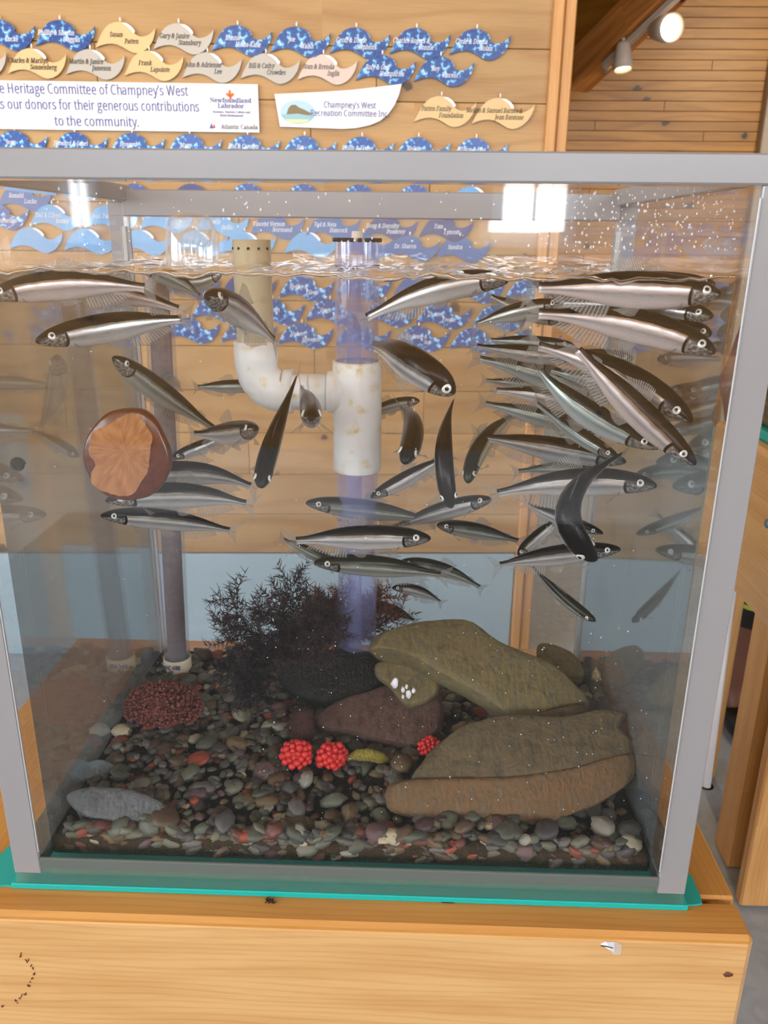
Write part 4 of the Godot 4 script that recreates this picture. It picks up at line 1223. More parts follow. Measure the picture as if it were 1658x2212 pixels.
	lettering("PVC 480", 0.010, M.ink, sp, Vector3(-0.004, 0.008, 0.0224), 0.0, 0.8)
	# clear plastic cup upside down at the surface
	var cb := at(416, 556, 1.10)
	single("plastic_cup", lathe([[0.034, -0.006], [0.0345, 0.010], [0.032, 0.034], [0.027, 0.048], [0.018, 0.0545], [0.0, 0.056], [0.0, 0.054], [0.017, 0.0525], [0.026, 0.046], [0.031, 0.033], [0.0335, 0.010], [0.033, -0.006]], 32), M.cup, "clear plastic cup upside down, half out of the water by the thin standpipe", "cup", cb)

# ---------------------------------------------------------------- life and rocks
func make_rocks() -> void:
	var up := Vector3(0.02, 0.92, 0.40)
	M.rock_olive = stone([Color(0.288, 0.274, 0.188), Color(0.388, 0.360, 0.244), Color(0.460, 0.404, 0.260), Color(0.360, 0.346, 0.260), Color(0.518, 0.476, 0.346)], 51, 7.0, 0.75, 0.18)
	M.rock_tan = stone([Color(0.26, 0.22, 0.16), Color(0.36, 0.295, 0.20), Color(0.42, 0.31, 0.18), Color(0.35, 0.295, 0.215), Color(0.48, 0.39, 0.28)], 52, 8.0, 0.75, 0.18)
	M.rock_plum = stone([Color(0.216, 0.158, 0.144), Color(0.316, 0.230, 0.202), Color(0.374, 0.288, 0.260), Color(0.274, 0.202, 0.188)], 53, 9.0, 0.75, 0.18)
	M.rock_brown = stone([Color(0.244, 0.223, 0.172), Color(0.316, 0.288, 0.216), Color(0.388, 0.332, 0.230), Color(0.274, 0.260, 0.202)], 54, 8.0, 0.75, 0.18)
	M.rock_black = stone([Color(0.018, 0.018, 0.022), Color(0.03, 0.03, 0.035), Color(0.045, 0.04, 0.045)], 55, 9.0, 0.6)
	M.rock_grey = stone([Color(0.287, 0.309, 0.330), Color(0.352, 0.373, 0.394), Color(0.394, 0.416, 0.426), Color(0.330, 0.352, 0.373)], 56, 9.0, 0.7, 0.25)
	M.rock_slate = stone([Color(0.288, 0.316, 0.346), Color(0.388, 0.432, 0.460), Color(0.476, 0.518, 0.532)], 57, 9.0, 0.75, 0.18)
	var list := [
		["flat_rock", "wide olive slab lying across the top of the rock pile", M.rock_olive, [[806, 1385], [822, 1362], [870, 1342], [945, 1331], [1015, 1333], [1075, 1376], [1130, 1400], [1200, 1432], [1262, 1488], [1274, 1512], [1240, 1522], [1190, 1534], [1148, 1550], [1112, 1550], [1050, 1504], [985, 1468], [930, 1438], [878, 1408], [815, 1394]], 1.00, Vector3(0.08, 0.84, 0.54), 0.050, 0.004, 7],
		["round_rock", "rounded green-grey boulder propping up the wide olive slab", M.rock_brown, [[1118, 1560], [1170, 1535], [1240, 1520], [1272, 1530], [1266, 1565], [1240, 1585], [1180, 1596], [1135, 1582]], 0.93, Vector3(0, 0.9, 0.45), 0.030, 0.003, 6],
		["layered_rock", "brown layered slab with a pointed end below the boulder", M.rock_brown, [[958, 1592], [1010, 1560], [1100, 1540], [1210, 1545], [1290, 1530], [1350, 1536], [1338, 1566], [1366, 1600], [1345, 1640], [1250, 1660], [1100, 1682], [1000, 1690], [896, 1678], [915, 1640]], 0.885, Vector3(-0.05, 0.86, 0.50), 0.026, 0.004, 7],
		["sandstone_rock", "long rusty-brown sandstone lowest in the rock pile", M.rock_tan, [[838, 1700], [880, 1684], [960, 1680], [1100, 1676], [1250, 1655], [1350, 1628], [1370, 1640], [1364, 1690], [1300, 1735], [1235, 1762], [1190, 1784], [1080, 1780], [960, 1776], [870, 1762], [838, 1740]], 0.832, Vector3(0.02, 0.62, 0.78), 0.040, 0.004, 6],
		["plum_rock", "smooth plum-brown rock behind the red soft corals", M.rock_plum, [[682, 1545], [720, 1515], [790, 1490], [870, 1470], [945, 1500], [952, 1560], [925, 1592], [860, 1602], [770, 1580], [700, 1565]], 0.99, Vector3(-0.05, 0.90, 0.43), 0.030, 0.003, 6],
		["speckled_rock", "small dark rock with white crusts wedged under the olive slab", M.rock_olive, [[812, 1432], [850, 1425], [900, 1440], [942, 1470], [938, 1500], [900, 1520], [868, 1515], [840, 1480], [815, 1460]], 1.015, Vector3(-0.1, 0.75, 0.65), 0.022, 0.003, 5],
		["black_boulder", "nearly black rounded boulder under the dark seaweed", M.rock_black, [[600, 1440], [650, 1412], [720, 1398], [790, 1402], [818, 1435], [812, 1480], [770, 1508], [700, 1514], [640, 1500], [605, 1470]], 1.06, Vector3(-0.05, 0.85, 0.50), 0.036, 0.003, 6],
		["grey_cobble", "large smooth grey cobble resting by the glass", M.rock_grey, [[142, 1716], [180, 1700], [230, 1698], [290, 1706], [345, 1730], [368, 1758], [330, 1772], [270, 1774], [200, 1766], [158, 1744]], 0.800, Vector3(0.05, 0.80, 0.60), 0.026, 0.001, 5],
		["slate_chip", "dark slate chip with cracked layers above the grey cobble", M.rock_slate, [[150, 1672], [172, 1652], [215, 1640], [242, 1652], [232, 1668], [205, 1676], [170, 1686]], 0.885, Vector3(0.0, 0.8, 0.6), 0.010, 0.003, 4],
		["small_boulder", "brown boulder behind the olive slab by the tank wall", M.rock_olive, [[1170, 1385], [1225, 1400], [1256, 1430], [1255, 1460], [1200, 1450], [1165, 1420]], 1.12, Vector3(0, 0.9, 0.4), 0.03, 0.003, 5],
	]
	for q in list:
		var s := slab(q[3], q[4], q[5], q[6], q[8] * 13 + int(q[4] * 100), q[7], q[8])
		var o := single(q[0], s[0], q[2], q[1], "rock", s[1])
	# white crusts on the speckled rock
	var crust := thing("barnacle_crust", "white crusts of barnacles on the small dark rock", "barnacles", at(880, 1478, 0.992))
	var base := at(880, 1478, 0.992)
	for q in [[852, 1476, 9.0], [870, 1490, 5.0], [882, 1500, 7.0], [878, 1483, 4.0], [893, 1492, 5.0], [870, 1505, 3.5]]:
		part("barnacle", ball(Vector3(q[2] * 0.00058, q[2] * 0.0009, 0.003), 9, 6, 0.5, int(q[0])), M.white, crust, at(q[0], q[1], 0.990) - base)
	# furry brown stalk and yellow stub
	rng.seed = 19
	var stalk := on_bed(655, 1598)
	var st := fresh(true)
	var core := lathe([[0.0, 0.048], [0.014, 0.046], [0.017, 0.03], [0.016, 0.01], [0.013, -0.004], [0.0, -0.005]], 18)
	var fur := fresh(false)
	for k in 700:
		var g := rng.randf() * TAU
		var hgt := rng.randf_range(0.0, 0.046)
		var p := Vector3(cos(g) * 0.0155, hgt, sin(g) * 0.0155)
		var d := Vector3(cos(g), rng.randf_range(-0.5, 0.4), sin(g)) * 0.005
		var sdv := Vector3(-sin(g), 0.3, cos(g)) * 0.0005
		tri(fur, p - sdv, p + sdv, p + d)
	var sp := thing("furry_stalk", "stubby reddish-brown stalk covered in fuzz under the black boulder", "sponge", stalk)
	part("core", core, mat(Color(0.22, 0.11, 0.08), 0.9), sp)
	var fz := part("fuzz", done(fur), mat(Color(0.30, 0.17, 0.12), 0.9), sp)
	fz.set_meta("kind", "stuff")
	var ys := on_bed(790, 1645)
	single("yellow_sponge", sweep([Vector3(-0.026, 0.006, 0.004), Vector3(-0.012, 0.010, 0), Vector3(0.004, 0.011, 0), Vector3(0.02, 0.008, 0.002), Vector3(0.03, 0.003, 0)], [0.003, 0.008, 0.0085, 0.008, 0.003], 14), stone([Color(0.42, 0.40, 0.14), Color(0.62, 0.58, 0.24), Color(0.70, 0.66, 0.36)], 61, 30.0, 0.8, 0.3), "mottled yellow sponge lying between the red soft corals", "sponge", ys)
	# red soft corals
	var red := mat(Color(0.80, 0.17, 0.16), 0.5)
	red.subsurf_scatter_enabled = true
	red.subsurf_scatter_strength = 0.1
	var soft := [["big round clump of red soft coral", 640, 1648, 0.0215], ["smaller clump of red soft coral beside the yellow sponge", 717, 1652, 0.0205], ["red soft coral squeezed between plum rock and layered slab", 928, 1628, 0.016]]
	for q in soft:
		var p := on_bed(q[1], q[2])
		var o := thing("red_soft_coral", q[0], "coral", p, 0.0, "red soft corals")
		part("body", ball(Vector3(q[3] * 0.8, q[3] * 0.72, q[3] * 0.7), 14, 10, 0.2, 3), red, o, Vector3(0, q[3] * 0.6, 0))
		for k in 46:
			var g := k * 2.39996
			var hh := 1.0 - (k + 0.5) / 46.0 * 1.5
			var rr := sqrt(maxf(0.0, 1.0 - hh * hh))
			var d := Vector3(cos(g) * rr, hh, sin(g) * rr)
			part("polyp", M.blob, red, o, Vector3(0, q[3] * 0.6, 0) + d * Vector3(0.86, 0.78, 0.76) * q[3] * rng.randf_range(0.95, 1.12), Basis.from_scale(Vector3.ONE * q[3] * rng.randf_range(0.16, 0.26)))

func twig(st: SurfaceTool, a: Vector3, b: Vector3, r0: float, r1: float) -> void:
	var t := (b - a).normalized()
	var e1 := t.cross(Vector3(0.3, 0.2, 0.9)).normalized()
	var e2 := t.cross(e1)
	for k in 3:
		var g := TAU * k / 3.0
		var h := TAU * (k + 1) / 3.0
		var u := e1 * cos(g) + e2 * sin(g)
		var v := e1 * cos(h) + e2 * sin(h)
		quad(st, a + u * r0, a + v * r0, b + v * r1, b + u * r1)

func frond(st: SurfaceTool, p: Vector3, dir: Vector3, length: float, level: int, r: float) -> void:
	var steps := 9 if level == 0 else (6 if level == 1 else 3)
	var q := p
	var d := dir
	for i in steps:
		d = (d + Vector3(rng.randf_range(-0.25, 0.25), rng.randf_range(-0.14, 0.22), rng.randf_range(-0.25, 0.25))).normalized()
		var e := q + d * length / steps
		twig(st, q, e, r * (1.0 - float(i) / steps * 0.7), r * (1.0 - float(i + 1) / steps * 0.7))
		if level < 2:
			for s in 3 if level == 0 else 4:
				var sd := d.cross(Vector3(rng.randf_range(-1, 1), rng.randf_range(-1, 1), rng.randf_range(-1, 1))).normalized()
				frond(st, e, (d * 0.75 + sd).normalized(), length * rng.randf_range(0.22, 0.40), level + 1, r * 0.72)
		q = e

func seaweed(called: String, label: String, base: Vector3, tips: Array, c: Color, sd: int, r: float) -> void:
	rng.seed = sd
	var o := thing(called, label, "seaweed", base)
	var m := mat(c, 0.7)
	part("holdfast", ball(Vector3(0.012, 0.008, 0.012), 10, 6, 0.5, sd), m, o)
	for t in tips:
		var st := fresh(false)
		var d: Vector3 = t - base
		frond(st, Vector3.ZERO, d.normalized(), d.length(), 0, r)
		part("frond", done(st), m, o)

func make_life() -> void:
	# dark branching seaweed on the black boulder, with a rusty one behind
	var b := at(640, 1425, 1.03)
	var tips := []
	for q in [[478, 1330, 1.0], [500, 1380, 0.99], [530, 1310, 1.02], [560, 1300, 1.05], [610, 1300, 1.0], [650, 1300, 1.04], [690, 1320, 1.0], [735, 1335, 1.0], [748, 1365, 1.02], [480, 1420, 0.98], [600, 1350, 0.98], [670, 1360, 0.97]]:
		tips.append(at(q[0], q[1], q[2]))
	seaweed("branching_seaweed", "dark purple branching seaweed on the black boulder", b, tips, Color(0.18, 0.105, 0.115), 3, 0.0015)
	tips = []
	var b3 := at(545, 1440, 1.0)
	for q in [[470, 1470, 0.98], [500, 1500, 0.95], [545, 1530, 0.95], [590, 1510, 0.95], [520, 1400, 1.0], [570, 1390, 1.0], [600, 1430, 0.98], [485, 1440, 0.98], [560, 1475, 0.95], [520, 1480, 0.95], [550, 1500, 0.94]]:
		tips.append(at(q[0], q[1], q[2]))
	seaweed("drooping_seaweed", "blackish purple seaweed drooping over the pebbles beside the black boulder", b3, tips, Color(0.10, 0.065, 0.10), 8, 0.0016)
	tips = []
	var b2 := at(735, 1395, 1.16)
	for q in [[640, 1310, 1.16], [670, 1290, 1.17], [700, 1285, 1.17], [720, 1275, 1.18], [820, 1285, 1.17], [845, 1300, 1.17], [855, 1330, 1.16], [660, 1340, 1.15], [690, 1330, 1.14], [830, 1350, 1.15], [780, 1300, 1.19]]:
		tips.append(at(q[0], q[1], q[2]))
	seaweed("feathery_seaweed", "rusty red feathery seaweed behind the clear tube", b2, tips, Color(0.46, 0.26, 0.19), 13, 0.0016)
	# pinkish bush of coralline weed
	rng.seed = 23
	var cb := on_bed(356, 1560)
	var bush := thing("coralline_bush", "round bush of pinkish-brown coralline weed on the pebbles", "seaweed", cb)
	var pink := mat(Color(0.44, 0.22, 0.19), 0.65)
	part("core", ball(Vector3(0.042, 0.026, 0.03), 16, 10, 0.35, 8), pink, bush, Vector3(0, 0.024, 0))
	var br := fresh(false)
	var tp := MultiMesh.new()
	tp.transform_format = MultiMesh.TRANSFORM_3D
	tp.mesh = M.blob
	tp.instance_count = 1500
	for k in 1500:
		var g := rng.randf() * TAU
		var hh := rng.randf_range(-0.35, 1.0)
		var rr := sqrt(1.0 - hh * hh)
		var d := Vector3(cos(g) * rr * 0.052, hh * 0.033, sin(g) * rr * 0.036) * rng.randf_range(0.78, 1.12)
		var p := d + Vector3(0, 0.026, 0)
		twig(br, Vector3(0, 0.024, 0) + d * 0.6, p, 0.0007, 0.0006)
		tp.set_instance_transform(k, Transform3D(Basis.from_scale(Vector3.ONE * rng.randf_range(0.0010, 0.0026)), p))
	var bo := part("branchlets", done(br), pink, bush)
	bo.set_meta("kind", "stuff")
	var tips_node := MultiMeshInstance3D.new()
	tips_node.name = "branch_tips"
	tips_node.multimesh = tp
	tips_node.material_override = pink
	tips_node.set_meta("kind", "stuff")
	bush.add_child(tips_node)
	# anemone stuck to the front pane, its pale foot against the glass
	var zc := ZFI + 0.0005
	var ac := at(272, 985, zc)
	var edge := []
	for q in [[255, 886], [300, 886], [332, 908], [352, 945], [367, 990], [362, 1025], [345, 1055], [318, 1076], [280, 1084], [240, 1080], [205, 1058], [188, 1030], [176, 995], [180, 955], [197, 925], [222, 898]]:
		edge.append(at(q[0], q[1], zc) - ac)
	var loop := smooth_loop(edge, 72)
	var an := thing("anemone", "brown anemone stuck flat on the glass, showing its pale radial foot", "anemone", ac)
	var rings := []
	for q in [[0.001, -0.0004], [0.5, -0.0004], [0.92, -0.0005], [0.97, -0.002], [1.0, -0.006], [0.985, -0.012], [0.92, -0.019], [0.78, -0.025], [0.5, -0.029], [0.001, -0.030]]:
		var ring := []
		for p in loop:
			ring.append(p * q[0] + Vector3(0, 0, q[1]))
		rings.append(ring)
	var skin := stone([Color(0.20, 0.075, 0.03), Color(0.29, 0.12, 0.045), Color(0.36, 0.155, 0.06), Color(0.24, 0.09, 0.035)], 71, 16.0, 0.25, 0.05)
	part("column", rings_mesh(rings, false), skin, an)
	var inner := []
	for q in [[203, 932], [236, 916], [270, 896], [300, 896], [317, 920], [329, 944], [325, 968], [322, 995], [319, 1020], [304, 1042], [287, 1067], [260, 1071], [216, 1058], [199, 1043], [197, 1023], [206, 1003], [192, 980], [194, 958]]:
		inner.append(at(q[0], q[1], zc) - ac)
	var il := smooth_loop(inner, 96)
	var fst := SurfaceTool.new()
	fst.begin(Mesh.PRIMITIVE_TRIANGLES)
	var hub := at(270, 975, zc) - ac
	var nn := FastNoiseLite.new()
	nn.seed = 4
	nn.frequency = 1.0
	var steps := 14
	var tone := func(j: int, s: int) -> Color:
		var f := float(s) / steps
		var rib := 0.5 + 0.5 * nn.get_noise_2d(j * 1.9, f * 1.5)
		var blot := 0.5 + 0.5 * nn.get_noise_2d(f * 3.0 * cos(j * TAU / 96.0) + 7.0, f * 3.0 * sin(j * TAU / 96.0))
		return Color(0.44, 0.25, 0.12).lerp(Color(0.70, 0.51, 0.33), clampf(0.05 + 0.85 * rib + 0.35 * (blot - 0.4), 0, 1))
	for j in 96:
		for s in steps:
			var jj := (j + 1) % 96
			var p := []
			var cl := []
			for q in [[j, s], [jj, s], [jj, s + 1], [j, s + 1]]:
				var rag := 1.0 + 0.03 * nn.get_noise_2d(q[0] * 3.3, 9.0) if q[1] == steps else 1.0
				p.append(hub.lerp(il[q[0]], float(q[1]) / steps * rag) + Vector3(0, 0, -0.0003))
				cl.append(tone.call(q[0], q[1]))
			for k in [0, 1, 2, 0, 2, 3]:
				fst.set_color(cl[k].srgb_to_linear())
				fst.add_vertex(p[k])
	fst.generate_normals()
	var fm := mat(Color.WHITE, 0.35)
	fm.vertex_color_use_as_albedo = true
	part("foot", fst.commit(), fm, an, Vector3(0, 0, 0.0006))
	# winkle on the glass
	var wk := at(36, 1006, ZFI + 0.004)
	var spiral := []
	var rad := []
	for k in 26:
		var f := k / 25.0
		var g := f * TAU * 2.2
		var rr := 0.0048 * (1.0 - f * 0.85)
		spiral.append(Vector3(cos(g) * rr, sin(g) * rr, -0.001 - f * 0.007))
		rad.append(0.0048 * (1.0 - f * 0.8))
	single("winkle", sweep(spiral, rad, 12), stone([Color(0.10, 0.08, 0.05), Color(0.24, 0.19, 0.11), Color(0.34, 0.27, 0.15)], 73, 60.0, 0.5, 0.2), "small mottled brown winkle on the glass near the anemone", "snail", wk)

func make_gravel() -> void:
	# a bed of sand with pebbles on it: the biggest in view are single things, the rest one mass
	var gx := 24
	var gz := 16
	var st := fresh(true)
	var pts := []
	for j in gz + 1:
		var row := []
		for i in gx + 1:
			var p := Vector3(lerpf(XL + 0.002, XR - 0.002, float(i) / gx), 0, -lerpf(ZFI + 0.002, ZBI - 0.002, float(j) / gz))
			p.y = bed_height(p) - 0.009
			row.append(p)
		pts.append(row)
	var low := YIN + 0.004
	for j in gz:
		for i in gx:
			quad(st, pts[j][i], pts[j + 1][i], pts[j + 1][i + 1], pts[j][i + 1])
	for i in gx:
		for j in [0, gz]:
			quad(st, Vector3(pts[j][i].x, low, pts[j][i].z), pts[j][i], pts[j][i + 1], Vector3(pts[j][i + 1].x, low, pts[j][i + 1].z))
	for j in gz:
		for i in [0, gx]:
			quad(st, Vector3(pts[j][i].x, low, pts[j][i].z), pts[j][i], pts[j + 1][i], Vector3(pts[j + 1][i].x, low, pts[j + 1][i].z))
	quad(st, Vector3(XL + 0.002, low, -ZFI - 0.002), Vector3(XR - 0.002, low, -ZFI - 0.002), Vector3(XR - 0.002, low, -ZBI + 0.002), Vector3(XL + 0.002, low, -ZBI + 0.002))
	var sand := single("sand_bed", done(st), stone([Color(0.10, 0.08, 0.04), Color(0.17, 0.13, 0.06), Color(0.22, 0.17, 0.08)], 81, 14.0, 0.9, 0.6), "brown silt and sand under the pebbles", "sand")
	sand.set_meta("kind", "stuff")
	var shapes := []
	for k in 9:
		shapes.append(ball(Vector3(1.0, 0.42 + 0.05 * (k % 3), 0.66 + 0.06 * (k % 4)), 11, 7, 0.42, 200 + k))
	var tones := {
		"grey-green": [Color(0.327, 0.345, 0.299), Color(0.274, 0.289, 0.253), Color(0.379, 0.381, 0.323)],
		"slate-grey": [Color(0.287, 0.289, 0.288), Color(0.236, 0.234, 0.236), Color(0.352, 0.345, 0.335)],
		"brown": [Color(0.314, 0.252, 0.190), Color(0.261, 0.203, 0.150), Color(0.366, 0.308, 0.219)],
		"brick-red": [Color(0.431, 0.209, 0.162), Color(0.352, 0.196, 0.162), Color(0.522, 0.234, 0.162)],
		"pale": [Color(0.548, 0.542, 0.472), Color(0.652, 0.615, 0.518), Color(0.522, 0.517, 0.484)],
		"plum": [Color(0.287, 0.222, 0.242), Color(0.339, 0.258, 0.265)],
	}
	var kinds := ["grey-green", "grey-green", "grey-green", "slate-grey", "slate-grey", "slate-grey", "brown", "brown", "brick-red", "pale", "grey-green", "brown", "plum", "grey-green", "slate-grey"]
	var mats := {}
	for k in tones:
		mats[k] = []
		for c in tones[k]:
			var m := mat(c, 0.55)
			mats[k].append(m)
	rng.seed = 404
	var all := []
	# on the bed, three layers of throws; along the front pane, a wall of pebbles seen from the side
	for i in 2250:
		var p := Vector3(rng.randf_range(XL + 0.012, XR - 0.012), 0, -rng.randf_range(ZFI + 0.012, ZBI - 0.010))
		var big := pow(rng.randf(), 3.5)
		var s := lerpf(0.0066, 0.0170, big)
		p.y = bed_height(p) - 0.007 + rng.randf_range(0.0, 0.007)
		all.append([p, s, Vector3(rng.randf_range(-0.45, 0.45), rng.randf() * TAU, rng.randf_range(-0.4, 0.4))])
	for i in 330:
		var p := Vector3(rng.randf_range(XL + 0.012, XR - 0.012), 0, -ZFI - rng.randf_range(0.007, 0.013))
		p.y = rng.randf_range(YIN + 0.010, 0.752)
		all.append([p, lerpf(0.008, 0.017, pow(rng.randf(), 2.0)), Vector3(rng.randf_range(-0.7, 0.7), rng.randf_range(-0.35, 0.35), rng.randf_range(-0.7, 0.7))])
	# a few that the picture shows clearly
	for q in [[1490 - 70, 1800, 0.016], [915, 1790, 0.014], [660, 1690, 0.014], [445, 1610, 0.018], [350, 1790, 0.020], [480, 1795, 0.016], [260, 1680, 0.013], [640, 1750, 0.016], [1000, 1800, 0.013], [1100, 1830, 0.016], [1180, 1800, 0.018], [1300, 1790, 0.018], [870, 1655, 0.020], [720, 1735, 0.017]]:
		var p := on_bed(q[0], q[1])
		p.x = clampf(p.x, XL + 0.02, XR - 0.02)
		p.z = clampf(p.z, -ZBI + 0.02, -ZFI - 0.02)
		p.y += 0.004
		all.append([p, q[2], Vector3(rng.randf_range(-0.2, 0.2), rng.randf() * TAU, rng.randf_range(-0.2, 0.2))])
	all.sort_custom(func(a, b): return a[1] / EYE.distance_to(a[0]) > b[1] / EYE.distance_to(b[0]))
	var rest := {}
	var cobble := PackedVector2Array()                          # nothing lies inside the big grey cobble
	for q in [[150, 1722], [190, 1706], [290, 1712], [350, 1738], [358, 1765], [270, 1780], [180, 1772]]:
		var g := at(q[0], q[1], 0.80)
		cobble.append(Vector2(g.x, g.z))
	all = all.filter(func(q): return not (Geometry2D.is_point_in_polygon(Vector2(q[0].x, q[0].z), cobble) and q[0].y > 0.735))
	for i in all.size():
		var q: Array = all[i]
		var kind: String = kinds[rng.randi() % kinds.size()]
		var sh := rng.randi() % shapes.size()
		var bs := Basis.from_euler(q[2]).scaled_local(Vector3.ONE * q[1])
		if i < 300:
			var list: Array = mats[kind]
			var zone := "against the front glass" if q[0].z > -ZFI - 0.022 else ("by the rock pile" if q[0].x > 0.0 else ("round the coralline bush" if q[0].z < -0.98 else ("near the grey cobble" if q[0].x < -0.22 else "in front of the red soft corals")))
			single("pebble", shapes[sh], list[rng.randi() % list.size()], "%s %s pebble lying %s" % ["large" if q[1] > 0.0145 else "small", kind, zone], "pebble", q[0], bs, "%s pebbles %s" % [kind, zone])
		else:
			if not rest.has(sh):
				rest[sh] = []
			var cs: Array = tones[kind]
			rest[sh].append([Transform3D(bs, q[0]), cs[rng.randi() % cs.size()]])
	var tint := mat(Color.WHITE, 0.55)
	tint.vertex_color_use_as_albedo = true
	var mass := thing("small_pebbles", "countless small grey, green and reddish pebbles covering the tank floor", "pebbles", Vector3(-0.06, 0.75, -1.0))
	mass.set_meta("kind", "stuff")
	for sh in rest:
		var mm := MultiMesh.new()
		mm.transform_format = MultiMesh.TRANSFORM_3D
		mm.use_colors = true
		mm.mesh = shapes[sh]
		mm.instance_count = rest[sh].size()
		for i in rest[sh].size():
			var tr: Transform3D = rest[sh][i][0]
			tr.origin -= mass.position
			mm.set_instance_transform(i, tr)
			var c: Color = rest[sh][i][1]
			mm.set_instance_color(i, c.srgb_to_linear())
		var o := MultiMeshInstance3D.new()
		o.name = "pebble_mass"
		o.multimesh = mm
		o.material_override = tint
		o.set_meta("kind", "stuff")
		mass.add_child(o, true)

# ---------------------------------------------------------------- beside the tank
func make_neighbour() -> void:
	# the next stand along, its side towards us
	var x := 0.752
	var s := thing("neighbour_stand", "pine stand of the next tank, wide side board on square posts", "stand", Vector3(x + 0.4, 0, -1.7))
	var o := Vector3(-x - 0.4, 0, 1.7)
	part("side_board", bevel_box(Vector3(1.12, 0.345, 0.04), 0.008), M.stand, s, o + Vector3(x + 0.02, 0.828, -1.41), Basis(Vector3.UP, PI / 2))
	part("post", bevel_box(Vector3(0.654, 0.072, 0.085), 0.004), M.post, s, o + Vector3(0.818, 0.328, -1.62), Basis(Vector3.BACK, PI / 2))
	part("post", bevel_box(Vector3(0.654, 0.045, 0.05), 0.004), M.post, s, o + Vector3(0.852, 0.328, -1.945), Basis(Vector3.BACK, PI / 2))
	part("panel", bevel_box(Vector3(0.66, 0.30, 0.03), 0.004), M.post, s, o + Vector3(0.915, 0.335, -1.47), Basis(Vector3.BACK, PI / 2))
	var bp := on_plane(1657, 1131, Vector3(x, 0, 0), Vector3.RIGHT)
	part("bolt", ball(Vector3(0.006, 0.010, 0.010), 14, 8), mat(Color(0.40, 0.52, 0.58), 0.35, 0.6), s, o + bp)
	part("deck", bevel_box(Vector3(0.8, 0.03, 1.1), 0.004), M.stand, s, o + Vector3(x + 0.41, 0.985, -1.40))
	var nt := thing("neighbour_tank", "edge of the next acrylic tank bedded in teal paint", "aquarium", Vector3(x + 0.4, 1.0, -1.4))
	part("teal_bed", bevel_box(Vector3(0.78, 0.022, 1.08), 0.003), M.teal_soft, nt, Vector3(0.02, 0.012, 0))
	part("tank_base", bevel_box(Vector3(0.76, 0.05, 1.06), 0.003), M.rock_brown, nt, Vector3(0.03, 0.05, 0))
	part("glass_box", plate(Vector3(0.76, 0.60, 1.06)), M.clear, nt, Vector3(0.03, 0.38, 0))
	# white drain pipe standing in a hole of the floor
	var p := at_height(1524, 1697, 0.0)
	var pipe := thing("drain_pipe", "white plastic drain pipe going into the floor beside the stands", "pipe", p)
	part("barrel", lathe([[0.0125, 0.0], [0.0125, 0.66], [0.0, 0.66]], 24), M.white, pipe, Vector3.ZERO, Basis(Vector3.BACK, 0.03))
	part("hole_rim", lathe([[0.0140, 0.0015], [0.0195, 0.0015], [0.0200, 0.0]], 28), M.black, pipe)

func field_body(joints: Array, lo: Vector3, hi: Vector3, cell: float, k: float) -> ArrayMesh:
	# one skin round tapered bones [a, ra, b, rb], meshed as surface nets
	var n := Vector3i(((hi - lo) / cell).ceil()) + Vector3i.ONE
	var val := PackedFloat32Array()
	val.resize(n.x * n.y * n.z)
	val.fill(1.0)
	for b in joints:
		var a0: Vector3 = b[0]
		var b0: Vector3 = b[2]
		var r: float = maxf(b[1], b[3]) + k + cell * 2.0
		var mn := Vector3i((a0.min(b0) - Vector3.ONE * r - lo) / cell).clamp(Vector3i.ZERO, n - Vector3i.ONE)
		var mx := Vector3i((a0.max(b0) + Vector3.ONE * r - lo) / cell).clamp(Vector3i.ZERO, n - Vector3i.ONE)
		var ab := b0 - a0
		var l2 := ab.length_squared()
		for z in range(mn.z, mx.z + 1):
			for y in range(mn.y, mx.y + 1):
				for x in range(mn.x, mx.x + 1):
					var p := lo + Vector3(x, y, z) * cell
					var t := clampf((p - a0).dot(ab) / l2, 0, 1)
					var d := (p - a0 - ab * t).length() - lerpf(b[1], b[3], t)
					var i := (z * n.y + y) * n.x + x
					var o := val[i]
					var h := maxf(k - absf(o - d), 0.0) / k
					val[i] = minf(o, d) - h * h * k * 0.25
	var at_cell := {}
	var verts := PackedVector3Array()
	var step := [1, n.x, n.x * n.y]
	for z in n.z - 1:
		for y in n.y - 1:
			for x in n.x - 1:
				var i := (z * n.y + y) * n.x + x
				var sum := Vector3.ZERO
				var cnt := 0
				for e in 12:
					var ax: int = e / 4
					var u := (ax + 1) % 3
					var v := (ax + 2) % 3
					var c := Vector3.ZERO
					c[u] = e & 1
					c[v] = (e >> 1) & 1
					var ia: int = i + (e & 1) * step[u] + ((e >> 1) & 1) * step[v]
					var va := val[ia]
					var vb := val[ia + step[ax]]
					if (va < 0) != (vb < 0):
						c[ax] = va / (va - vb)
						sum += c
						cnt += 1
				if cnt:
					at_cell[i] = verts.size()
					verts.append(lo + (Vector3(x, y, z) + sum / cnt) * cell)
	var st := fresh(true)
	for z in range(1, n.z - 1):
		for y in range(1, n.y - 1):
			for x in range(1, n.x - 1):
				var i := (z * n.y + y) * n.x + x
				for ax in 3:
					if (val[i] < 0) != (val[i + step[ax]] < 0):
						var u: int = step[(ax + 1) % 3]
						var v: int = step[(ax + 2) % 3]
						var q := [i, i - u, i - u - v, i - v]
						if val[i] < 0:
							q.reverse()
						quad(st, verts[at_cell[q[0]]], verts[at_cell[q[1]]], verts[at_cell[q[2]]], verts[at_cell[q[3]]])
	return done(st)

